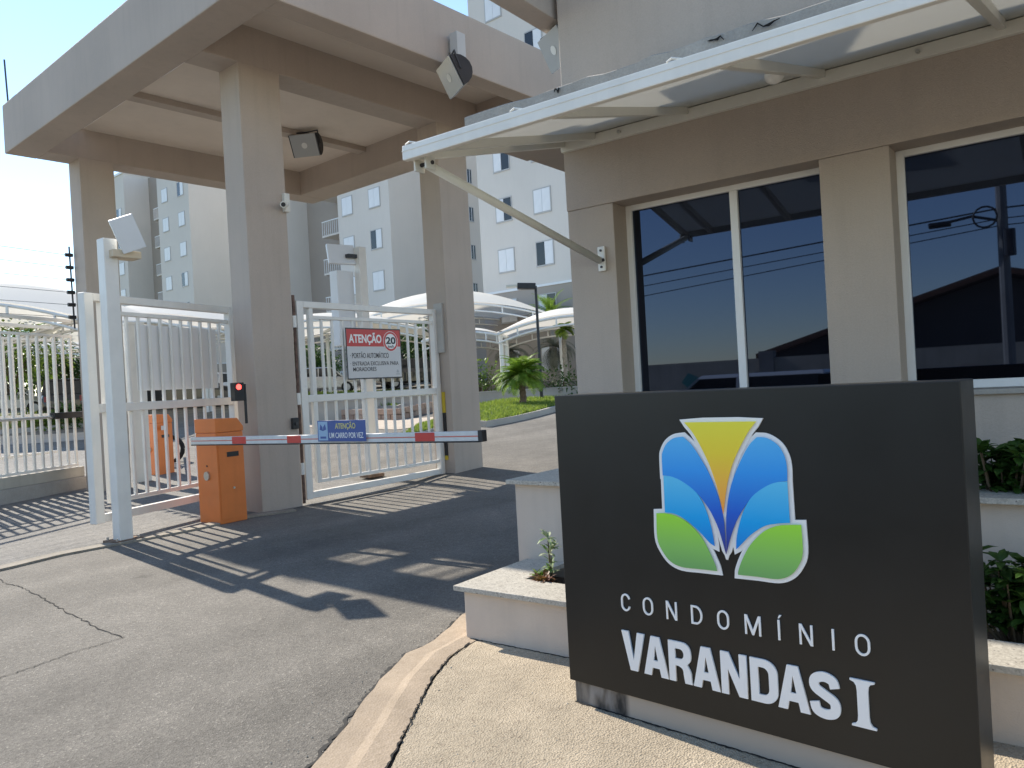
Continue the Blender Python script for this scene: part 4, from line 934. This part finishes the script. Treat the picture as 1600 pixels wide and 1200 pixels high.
# ================================================================== CARPORTS
def carport(label, px, py, D, half, depth, rise, ze, group='white membrane carports', rot=0, posts=True):
    """tensile roof: corner height ze above ground, arched along both edges"""
    c = at(px, py, D); g = gh(c.x, c.y)
    t = thing('carport', label, 'carport', (c.x, c.y, g), math.atan2(R0.y, R0.x)+rad(rot), group)
    n, m = 20, 10; vs = []
    def zf(s_, v): return ze + rise*(1-s_*s_)*(.78+.22*(1-v*v)) + .45*rise*(1-v*v)*(1-.4*s_*s_) - .12*rise*(1-abs(s_))*0
    for i in range(n+1):
        for j in range(m+1):
            s_ = -1+2*i/n; v = -1+2*j/m; vs.append((s_*half*(1-.06*(1-v*v)), v*depth*(1-.05*(1-s_*s_)), zf(s_, v)))
    f = [(i*(m+1)+j, i*(m+1)+j+1, (i+1)*(m+1)+j+1, (i+1)*(m+1)+j) for i in range(n) for j in range(m)]
    MB().add(vs, f).build('membrane', MEMB, t, smooth=True)
    for v in (-1, 1):
        MB().tube([(-half+2*half*i/n, v*depth*(1-.05*(1-(-1+2*i/n)**2)), zf(-1+2*i/n, v)-.10) for i in range(n+1)], .05, 8).build('edge_pipe', WHITE, t)
        MB().tube([(-half+2*half*i/n, v*(depth-.05), zf(-1+2*i/n, v)-.42) for i in range(n+1)], .04, 8).build('lower_pipe', WHITE, t)
        for k in range(1, 8):
            x = -half+2*half*k/8; MB().box(x-.03, x+.03, v*(depth-.06)-.03, v*(depth-.06)+.03, zf(-1+2*k/8, v)-.42, zf(-1+2*k/8, v)-.10).build('spacer', WHITE, t)
    for s_ in (-1, 1):
        MB().tube([(s_*half, -depth+2*depth*j/m, zf(s_, -1+2*j/m)-.06) for j in range(m+1)], .045, 8).build('end_pipe', WHITE, t)
        if posts:
            for v in (-1, 1): MB().tube([(s_*half*.97, v*depth*.9, -.2), (s_*half*.97, v*depth*.9, ze-.1)], .08, 10).build('post', WHITE, t)
    return t
carport('broad white carport roof behind the rear pillar and the street lamp', 705, 560, 40, 5.6, 4.2, 1.4, 2.95)
carport('white carport roof beside the guardhouse corner, nearest on the right', 893, 575, 32, 2.9, 3.4, .7, 2.4)
carport('small white carport roof right of the rear pillar, under the broad one', 735, 575, 34, 1.7, 3.2, .4, 2.3)
carport('white carport roof seen through the bars of the signed gate', 520, 560, 37, 4.6, 4.2, .8, 2.9)
carport('white carport roof seen above the blank notice board', 270, 560, 35, 5.0, 4.2, 1.2, 3.1)
carport('large white carport dome above the left fence', 10, 570, 29, 6.0, 4.5, 1.45, 3.2)
carport('far white carport roof at the left, seen under the large dome', 60, 570, 44, 6.5, 3.0, .8, 2.6)
carport('low white carport roof at the left picture edge behind the cars', -60, 570, 52, 6.5, 3.0, .9, 2.4)

# ================================================================== ISLANDS, KERBS, RETAINING WALL
def island(label_name, pix, kerb_w, kerb_h, inner_m, kerb_m, gseed, nblade, blade_h):
    P = [on_ground(*p) for p in pix]
    def ring(pts, off):
        n = len(pts); out = []
        cx_ = sum(p.x for p in pts)/n; cy_ = sum(p.y for p in pts)/n
        for p in pts:
            d = Vector((cx_-p.x, cy_-p.y, 0)); L_ = d.length; out.append(Vector((p.x, p.y, 0))+d/L_*min(off, L_*.8))
        return out
    P = [Vector((*q_, 0)) for q_ in smooth_poly([(p.x, p.y) for p in P], 6, .3)]
    I_ = ring(P, kerb_w); n = len(P); vs = []
    for a, b in zip(P, I_):
        za, zb = gh(a.x, a.y), gh(b.x, b.y)
        vs += [(a.x, a.y, za-.1), (a.x, a.y, za+kerb_h), (b.x, b.y, za+kerb_h), (b.x, b.y, za-.1)]
    k = MB().add(vs, [(i*4+j, i*4+j+1, ((i+1) % n)*4+j+1, ((i+1) % n)*4+j) for i in range(n) for j in range(3)]).build('kerb', kerb_m); struct(k)
    c = sum(I_, Vector())/n; vs = [(c.x, c.y, gh(c.x, c.y)+kerb_h+.05)]+[(p.x, p.y, gh(p.x, p.y)+kerb_h-.01) for p in I_]
    struct(MB().add(vs, [(0, i+1, (i+1) % n+1) for i in range(n)]).build('grass_bed', inner_m))
    q_ = random.Random(gseed); mb = MB()
    for k in range(nblade):
        i = q_.randrange(n); a = c.lerp(I_[i].lerp(I_[(i+1) % n], q_.random()), math.sqrt(q_.random())); f = (a-c).length/max(.01, (I_[i]-c).length)
        z = gh(a.x, a.y)+kerb_h+.05*max(0, 1-f)-.01; h = blade_h*q_.uniform(.5, 1.3); t_ = q_.uniform(0, 6.28); w_ = .02
        dx, dy = math.cos(t_)*w_, math.sin(t_)*w_
        mb.add([(a.x-dx, a.y-dy, z), (a.x+dx, a.y+dy, z), (a.x+q_.uniform(-.05,.05), a.y+q_.uniform(-.05,.05), z+h)], [(0,1,2)])
    g = mb.build('grass', GRASSB); g['kind'] = 'stuff'; g['label'] = label_name; g['category'] = 'grass'
KERB2 = mat('kerb_stone', (.40, .365, .32), .9, .12, 1.5, .3, 40)
island('bright green grass around the short palm', [(690,664),(760,668),(820,656),(870,643),(905,634),(880,626),(800,630),(740,640),(690,650)], .14, .16, GRASSG, KERB2, 3, 9000, .09)
island('green grass behind the brick retaining wall', [(395,640),(470,650),(560,650),(622,650),(650,640),(690,630),(650,622),(560,622),(470,624),(395,628)], .15, .34, GRASSG, CONC, 4, 7000, .10)
island('sunlit grass strip at the foot of the rear pillar', [(625,684),(660,678),(690,668),(700,662),(680,660),(650,668)], .08, .06, GRASSG, KERB2, 5, 2500, .07)
island('dry planted bed behind the left fence', [(-40,682),(40,676),(100,670),(150,664),(150,652),(90,652),(20,654),(-40,658)], .14, .16, mat('dry_bed_soil', (.26, .19, .11), .9, .25, 2, .5, 20), KERB2, 6, 900, .25)
# paved walk in front of the retaining wall
PINK = ground_mat('pale_paving', (.42, .35, .27), (.55, .46, .37), 14, .12, .2)
def sheet(name, pix, m, off):
    P = [on_ground(*p) for p in pix]
    vs = [(p.x, p.y, gh(p.x, p.y)+off) for p in P]; return struct(MB().add(vs, [tuple(range(len(vs)))]).build(name, m))
def quadstrip(name, top, bot, m, off, n=24):
    a = resample([on_ground(*p) for p in top], n); b = resample([on_ground(*p) for p in bot], n); vs = []
    for p, q_ in zip(a, b):
        for k in range(5):
            r_ = p.lerp(q_, k/4); vs.append((r_.x, r_.y, gh(r_.x, r_.y)+off))
    return struct(MB().add(vs, [(i*5+j, i*5+j+1, (i+1)*5+j+1, (i+1)*5+j) for i in range(n-1) for j in range(4)]).build(name, m))
quadstrip('paved_walk', [(380,652),(520,653),(640,655),(700,650)], [(380,668),(520,668),(620,672),(690,662)], PINK, .012)
quadstrip('paved_walk', [(-40,684),(60,680),(160,674)], [(-40,698),(60,693),(160,686)], PINK, .012)
# brick retaining wall: single bricks
BRK = [mat('pinkish_brick_%d' % k, c_, .9, .12, 8, .3, 60) for k, c_ in enumerate(((.40,.27,.20),(.46,.33,.25),(.36,.25,.19)))]
BRKN = [bpy.data.materials for _ in ()]
ww = [on_ground(*p) for p in [(395,652),(470,656),(560,656),(622,656),(655,648),(690,641)]]
rw = thing('retaining_wall', 'low pinkish brick retaining wall in front of the grass', 'wall', (ww[0].x, ww[0].y, 0))
R_ = resample([Vector((p.x, p.y, 0)) for p in ww], 200); tot = sum((b-a).length for a, b in zip(R_, R_[1:]))
nbr = int(tot/.42); bmesh_ = [MB().box(-.195, .195, -.07, .07, 0, .17).mesh('brick', m, bevel=.008, seg=1) for m in BRK]
q_ = random.Random(8)
for row in range(2):
    P = resample(R_, nbr*2+2)
    for k in range(nbr):
        i = 2*k+row; a, b = P[i], P[i+1]; d = b-a
        link('brick', q_.choice(bmesh_), rw, (a.x-ww[0].x, a.y-ww[0].y, gh(a.x, a.y)-.02+.185*row), math.atan2(d.y, d.x)+q_.uniform(-.01, .01))
mb = MB(); P = resample(R_, 80); vs = []
for p in P: vs += [(p.x-ww[0].x+.03, p.y-ww[0].y+.06, gh(p.x, p.y)-.1), (p.x-ww[0].x+.03, p.y-ww[0].y+.06, gh(p.x, p.y)+.36)]
mb.add(vs, [(2*i, 2*i+1, 2*i+3, 2*i+2) for i in range(79)]).build('mortar_core', CONC, rw)
# raised kerb wall far behind the palm
a, b = on_ground(735, 634), on_ground(900, 618)
t = thing('kerb_wall', 'low plastered kerb wall behind the short palm', 'wall', (a.x, a.y, 0), math.atan2((b-a).y, (b-a).x)); L_ = (b-a).xy.length
MB().box(-6, L_+4, 0, .2, gh(a.x, a.y)-.4, gh(a.x, a.y)+.42).build('wall', KERB2, t); MB().box(-6, L_+4, -.03, .23, gh(a.x, a.y)+.42, gh(a.x, a.y)+.47).build('coping', CONC, t)

# ================================================================== STREET LAMP, PALMS, TREES
p = on_ground(847, 631)
t = thing('street_lamp', 'slim black street lamp with flat head beside the short palm', 'street lamp', p)
Hl = 1.5+(597-447)/FPX*((p-EYE).dot(FW))-p.z
MB().tube([(0,0,-.1),(0,0,Hl*.5),(0,0,Hl)], [.06,.05,.045], 10).build('post', BLACKP, t)
hd = -R0
MB().beam(Vector((0,0,Hl-.02)), hd*.62+Vector((0,0,Hl+.02)), .36, .20).build('head', BLACKP, t, bevel=.02)
MB().beam(hd*.62+Vector((0,0,Hl+.03)), hd*1.0+Vector((0,0,Hl+.03)), .30, .07).build('lens', flat('lamp_lens', (.6,.58,.5), .3), t)
PALM = leafmat('palm_frond', (.13, .24, .02), (.27, .40, .05), .45); PALMD = leafmat('dry_palm_frond', (.15, .16, .11), (.26, .27, .20), .35)
BARK = mat('palm_bark', (.16, .105, .07), .95, .35, 12, .8, 30); BARKP = mat('pale_palm_bark', (.30, .27, .23), .95, .3, 12, .8, 30)
def palm(label, base, th, tr, nf, fl, q_, m, bk, e0=-.3, e1=1.3, droop=.9, leafl=.22, group='palms among the carports'):
    t = thing('palm_tree', label, 'palm', base, 0, group); mb = MB(); n = 16
    pts = [(q_.uniform(-.015,.015), q_.uniform(-.015,.015), -.1+(th+.1)*k/n) for k in range(n+1)]
    mb.tube(pts, [tr*(1.15-.25*k/n+(.12 if k % 2 else -.06)) for k in range(n+1)], 9).build('trunk', bk, t)
    fr_ = MB()
    for i in range(nf):
        az = q_.uniform(0, 6.28); el = e0+(e1-e0)*(i+.5)/nf+q_.uniform(-.1,.1); L_ = fl*q_.uniform(.8, 1.1)
        h = Vector((math.cos(az), math.sin(az), 0)); p_ = Vector((0, 0, th)); pts = [p_]; e = el; N_ = 9
        for k in range(N_):
            p_ = p_+(h*math.cos(e)+ZV*math.sin(e))*(L_/N_); pts.append(p_); e -= droop/N_*(1+k*.15)
        fr_.tube(pts, [.014*(1-.8*k/N_)+.002 for k in range(N_+1)], 4)
        sd = h.cross(ZV)
        for k in range(1, N_+1):
            for sub in (0, .5):
                a_ = pts[k-1].lerp(pts[k], sub); d = (pts[k]-pts[k-1]).normalized(); ll = leafl*math.sin(math.pi*min(.95, (k-1+sub)/N_*.8+.18))*q_.uniform(.8,1.15)
                for s_ in (-1, 1):
                    tip = a_+(sd*s_*.8+d*.7-ZV*.18)*ll; wv_ = d*.013
                    fr_.add([a_-wv_, a_+wv_, a_.lerp(tip, .5)+wv_*1.2+ZV*.01, tip, a_.lerp(tip, .5)-wv_*1.2+ZV*.01], [(0,1,2,4),(4,2,3)])
    fr_.build('crown', m, t); return t
q = random.Random(21)
b = on_ground(818, 640); palm('short bushy palm on the grass in front of the street lamp', b, 1.02, .10, 120, 1.0, q, PALM, BARK, -.05, 1.45, 1.05, .30)
b = at(868, 600, 37); b.z = gh(b.x, b.y); palm('pale-trunked palm with drooping dry fronds under the carport', b, 1.9, .16, 34, 1.5, q, PALMD, BARKP, -1.0, .9, 1.2, .35)
b = at(800, 600, 38); b.z = gh(b.x, b.y); palm('greyish palm with hanging fronds behind the short palm', b, 1.8, .15, 34, 1.5, q, PALMD, BARK, -1.0, .9, 1.2, .35)
b = at(866, 600, 40); b.z = gh(b.x, b.y); palm('tall palm with upright leaves above the carports', b, 3.6, .14, 22, 1.5, q, PALM, BARKP, .3, 1.4, .7, .4)
b = at(885, 600, 33); b.z = gh(b.x, b.y); palm('small palm tuft beside the guardhouse corner above the carport', b, 2.6, .1, 26, .6, q, PALM, BARKP, -.3, 1.3, 1.0, .22)
def bush(name, label, base, w_, h_, n, L_, q_, m, cat='bush', trunk=0, group=None):
    t = thing(name, label, cat, base, 0, group); lf = MB(); st = MB()
    if trunk:
        st.tube([(0,0,-.1),(.04,.02,trunk*.6),(0,.05,trunk+h_*.3)], [.10,.08,.05], 8)
    cl = []
    for k in range(14 if trunk else 9):
        a = q_.uniform(0, 6.28); r_ = w_*.5*math.sqrt(q_.random())*.85; cl.append((Vector((math.cos(a)*r_, math.sin(a)*r_, trunk+h_*q_.uniform(.2,.85))), q_.uniform(.22,.42)*w_))
        st.tube([(0,0,trunk*.7), cl[-1][0]*.6+Vector((0,0,trunk*.3)), cl[-1][0]], [.03,.02,.008], 5)
    for k in range(n):
        c_, r_ = q_.choice(cl); d = Vector((q_.gauss(0,1), q_.gauss(0,1), q_.gauss(0,.8))).normalized(); p_ = c_+d*r_*q_.uniform(.55,1.0)
        if p_.z < .05: p_.z = .05
        leaf(lf, p_, Vector((d.x+q_.uniform(-.6,.6), d.y+q_.uniform(-.6,.6), d.z+q_.uniform(-.6,.6))), ZV, L_*q_.uniform(.6,1.2), L_*.5)
    st.build('trunk', STEM, t); lf.build('crown' if trunk else 'foliage', m, t); return t
for px, D, w_, h_, tr, lab in ((20, 34, 4.5, 2.6, 1.5, 'yellow-green tree behind the left fence under the carport'), (668, 46, 3.2, 2.4, 1.3, 'dark green tree behind the gate beside the rear pillar'), (640, 52, 3.0, 2.2, 1.2, 'dark tree in shade behind the warning sign'),(500, 50, 3.5, 1.8, .8, 'dark hedge tree behind the silver car'), (110, 48, 3.5, 2.2, 1.4, 'small tree behind the black vehicle at left'), (-30, 46, 7, 3.2, 1.2, 'wide dark tree at the left picture edge behind the carport'), (60, 55, 8, 3.4, 1.2, 'broad dark tree far behind the left fence')):
    b = at(px, 640, D); b.z = gh(b.x, b.y); bush('tree', lab, b, w_, h_, 4500 if w_ > 6 else 2200, .30 if w_ > 6 else .24, q, LEAF_Y if px == 20 else LEAF_G, 'tree', tr, 'trees in the parking area')
for px, py, w_, h_, lab, m in ((752, 626, 1.6, 1.5, 'green bush beside the rear pillar', LEAF_Y), (105, 668, 1.3, .7, 'low green plants in the bed behind the fence', LEAF_G), (60, 672, 1.0, .5, 'low dry plants in the bed at left', LEAF_Y), (880, 618, 1.8, .9, 'low dark bush under the palm by the block wall', LEAF_G)):
    b = on_ground(px, py); bush('bush', lab, b, w_, h_, 600, .16, q, m, group='bushes in the beds')

# ================================================================== CARS
TYRE = flat('tyre_rubber', (.012, .012, .012), .8); RIM = mat('wheel_rim', (.35, .35, .36), .35, .1, 6, metal=.7)
CARP = {k: mat('car_paint_'+k, c_, .3, .02, 2, metal=mt, coat=.6) for k, c_, mt in (('silver', (.42,.42,.42), .5), ('black', (.012,.012,.014), 0), ('white', (.68,.68,.67), 0), ('blue', (.05,.09,.16), .2), ('grey', (.16,.16,.17), .4))}
def car(label, pos, rz, paint, kind=0):
    t = thing('parked_car', label, 'car', pos, rz, 'cars in the parking area')
    L_, W_ = (3.9, 1.66) if kind == 0 else (4.5, 1.78); hl = L_/2
    H_ = 1.45 if kind == 0 else 1.62
    # stations: x, half width, sill z, belt z
    st = [(-hl,.60,.42,.62),(-hl+.06,.72,.30,.86),(-hl+.35,.80,.22,.92),(-hl*.45,.83,.20,.95),(0,.83,.20,.93),(hl*.42,.82,.20,.90),(hl-.55,.79,.20,.80),(hl-.18,.72,.24,.70),(hl,.58,.36,.56)]
    if kind: st = [(x, w_+.05, z0+.04, z1+.12) for x, w_, z0, z1 in st]
    mb = MB(); vs = []
    for x, w_, z0, z1 in st:
        vs += [(x,-w_*.9,z0),(x,-w_,z0+.12),(x,-w_*1.0,z1-.2),(x,-w_*.9,z1),(x,w_*.9,z1),(x,w_,z1-.2),(x,w_,z0+.12),(x,w_*.9,z0)]
    fs = [(i*8+j, i*8+(j+1) % 8, (i+1)*8+(j+1) % 8, (i+1)*8+j) for i in range(len(st)-1) for j in range(8)]+[tuple(range(8)), tuple((len(st)-1)*8+j for j in range(8))]
    mb.add(vs, fs); mb.build('body', CARP[paint], t, smooth=False, bevel=.03)
    zb = .90 if kind == 0 else 1.0
    x0, x1, x2, x3 = -hl+.12, -hl+.42, hl*.20, hl*.52
    MB().add([(x0,-.74,zb),(x3,-.72,zb-.02),(x2,-.60,H_-.04),(x1,-.60,H_-.04),(x0,.74,zb),(x3,.72,zb-.02),(x2,.60,H_-.04),(x1,.60,H_-.04)], [(0,1,2,3),(7,6,5,4),(0,4,5,1),(1,5,6,2),(2,6,7,3),(3,7,4,0)]).build('glass', CARGL, t, bevel=.02)
    MB().add([(x1-.06,-.62,H_-.06),(x2+.08,-.62,H_-.06),(x2+.08,.62,H_-.06),(x1-.06,.62,H_-.06),(x1,-.56,H_),(x2,-.56,H_),(x2,.56,H_),(x1,.56,H_)], [(3,2,1,0),(4,5,6,7),(0,1,5,4),(1,2,6,5),(2,3,7,6),(3,0,4,7)]).build('roof', CARP[paint], t, bevel=.02)
    for s_ in (-1, 1):
        for xa, xb in ((x0, x1-.02), (-.25, -.25), (x3, x2+.04)):
            MB().beam((xa, s_*.735, zb-.01), (xb, s_*.61, H_-.05), .07, .03).build('roof_pillar', CARP[paint], t)
        MB().box(hl*.33, hl*.38, s_*.86-.07, s_*.86+.07, zb+.02, zb+.14).build('mirror', CARP[paint], t, bevel=.01)
        MB().box(hl-.24, hl-.08, s_*.56-.12, s_*.56+.12, .60+.1*kind, .72+.1*kind).build('headlight', FLG, t, bevel=.02); MB().box(-hl-.005, -hl+.07, s_*.62-.06, s_*.62+.06, .70, .92).build('tail_light', flat('tail_red', (.22, .015, .015), .3), t, bevel=.015)
        for x in (-hl*.64, hl*.64):
            w_ = MB().tube([(x,s_*.66,.30),(x,s_*.845,.30)], .30, 20).build('wheel', TYRE, t); MB().tube([(x,s_*.83,.30),(x,s_*.852,.30)], .19, 14).build('rim', RIM, w_)
    return t
def park(px, D, rz, paint, kind, lab):
    b = at(px, 610, D); b.z = gh(b.x, b.y); car(lab, b, rz, paint, kind)
park(508, 43, rad(-49+8), 'silver', 0, 'silver hatchback parked behind the gate, left of the warning sign')
park(455, 44, rad(-49+60), 'white', 0, 'white hatchback mostly hidden behind the middle pillar')
park(650, 44, rad(-49+25), 'black', 1, 'black tall car parked behind the right bars of the gate')
park(602, 47, rad(-49+70), 'blue', 0, 'dark blue car seen below the warning sign')
park(300, 37, rad(-49+5), 'black', 1, 'black car behind the blank notice board')
park(352, 42, rad(-49+80), 'white', 0, 'white car beside the left face of the middle pillar')
park(10, 36, rad(-49+20), 'silver', 0, 'silver car behind the left fence at the picture edge')
park(100, 33, rad(70), 'black', 1, 'black car behind the left fence next to the gate post')
park(140, 40, rad(-49+40), 'silver', 0, 'silver car behind the far canopy pillar')

# motorcycle behind the second barrier
mp = gz(232, 742); mp.z = 0
mp = Vector((b2.x+.5, b2.y+2.0, gh(b2.x+.5, b2.y+2.0)))
t = thing('motorcycle', 'black motorcycle with white tank waiting behind the second barrier', 'motorcycle', mp, rad(-49+15))
for x in (-.65, .65):
    pts = [(x+math.cos(k*math.pi/10)*.28, 0, .31+math.sin(k*math.pi/10)*.28) for k in range(21)]
    w_ = MB().tube(pts, .05, 7, cap=False).build('wheel', TYRE, t, smooth=True)
    MB().tube([(x,-.05,.31),(x,.05,.31)], .07, 10).build('hub', ALU, w_)
MB().beam((-.6,0,.38),(.35,0,.5), .12, .18).build('frame', BLACKP, t, bevel=.02); MB().box(-.22,.22,-.15,.15,.28,.58).build('engine', DARKM, t, bevel=.03)
MB().tube([(-.05,0,.82),(.12,0,.88),(.32,0,.86),(.42,0,.80)], [.08,.15,.16,.08], 10).build('tank', PANEL, t, smooth=True)
MB().tube([(-.75,0,.84),(-.4,0,.80),(.0,0,.80)], [.07,.12,.10], 8).build('seat', BLACKP, t, smooth=True)
MB().tube([(.65,0,.31),(.45,0,.95)], .035, 8).build('fork', ALU, t); MB().tube([(.36,-.36,1.02),(.45,-.12,.98),(.45,.12,.98),(.36,.36,1.02)], .018, 6).build('handlebar', BLACKP, t)
for s_ in (-1, 1): MB().tube([(.36,s_*.30,1.02),(.34,s_*.36,1.18)], .008, 5).build('mirror_stem', BLACKP, t); MB().box(.325,.345,s_*.36-.06,s_*.36+.06,1.16,1.24).build('mirror', BLACKP, t, bevel=.01)
MB().box(-.90,-.88,-.09,.09,.55,.70).build('number_plate', flat('plate_pinkish', (.6,.42,.38), .5), t); MB().tube([(.50,0,.86),(.56,0,.86)], .09, 12).build('headlight', FLG, t)

# ================================================================== ACROSS THE STREET (seen mirrored in the windows)
t = thing('street_wall', 'long plastered wall with faded painted patches, mirrored in the guardhouse windows', 'wall', (-9.2, -8, 0))
MB().box(-.2, 0, 0, 26, 0, 1.78).build('wall', mat('old_wall_plaster', (.66, .57, .44), .9, .2, 1.2, .2, 30, streak=.4), t)
for y in (13.5, 5.0): MB().box(-.25, .06, y, y+.35, 0, 1.95).build('pier', CONC, t)
q = random.Random(31)
for k in range(26):
    y = 6+q.random()*13; z = q.uniform(.5, 1.35); rr = q.uniform(.15, .5)
    poly = [(y+math.cos(a*.63)*rr*q.uniform(.6, 1.2), z+math.sin(a*.63)*rr*.8*q.uniform(.6, 1.1)) for a in range(10)]; poly = [(a, max(.05, min(1.74, b_))) for a, b_ in poly]
    MB().prism(poly, lambda a, b_, s_: (s_, a, b_), .001, .002+.0006*k).build('painted_patch', flat('mural_paint_%d' % (k % 5), ((.50,.17,.14),(.10,.38,.34),(.60,.48,.38),(.08,.07,.08),(.40,.24,.18))[k % 5], .8), t)
t = thing('gabled_house', 'dark gabled house behind the street wall, mirrored in the windows', 'house', (-11, .7, 0))
MB().prism([(-6,0),(5.2,0),(5.2,1.9),(0,3.35),(-6,1.7)], lambda a, b_, s_: (s_, a, b_), -9, 0).build('wall', mat('house_plaster', (.11, .10, .09), .9, .2, 1), t)
for a, b_ in (((5.6, 1.78), (0, 3.42)), ((0, 3.42), (-6.4, 1.6))):
    MB().prism([a, b_, (b_[0], b_[1]+.14), (a[0], a[1]+.14)], lambda p_, r_, s_: (s_, p_, r_), -9.3, .4).build('roof', mat('roof_tiles', (.20, .09, .05), .9, .3, 5, .5, 20), t)
MB().box(0, .03, -2.2, -.9, 0, 1.7).build('door', BLACKP, t)
t = thing('utility_pole', 'concrete utility pole with transformer and lamp, mirrored in the right window', 'utility pole', (-7.4, .64, 0))
MB().tube([(0,0,0),(0,0,8.5)], [.11,.08], 10).build('pole', CONC, t); MB().tube([(.22,-.1,3.4),(.22,-.1,3.9)], .10, 12).build('transformer', DARKM, t)
MB().beam((0,-1,6.6),(0,1,6.6), .1, .12).build('crossarm', CONC, t); MB().tube([(0,0,4.1),(.1,.5,4.25),(.1,.9,4.2)], .03, 6).build('lamp_arm', DARKM, t); MB().box(.0,.2,.85,1.25,4.12,4.22).build('lamp_head', DARKM, t, bevel=.03)
MB().tube([(.14,.28+.2*math.cos(k*.449),4.2+.2*math.sin(k*.449)) for k in range(15)], .02, 5, cap=False).build('cable_coil', BLACKP, t)
for k, (z0, z1) in enumerate(((4.35,4.0),(4.15,3.75),(4.02,3.5),(6.7,6.6))):
    MB().tube([(0,-22,z0-.1),(0,-10,z0-.3),(0,0,z0),(0,8,z1-.1),(0,22,z1+.3)], .016 if k == 0 else .01, 4).build('cable', BLACKP, t)
car('white car parked across the street, mirrored at the foot of the left window', Vector((-2.8, 4.6, 0)), rad(92), 'white', 0)
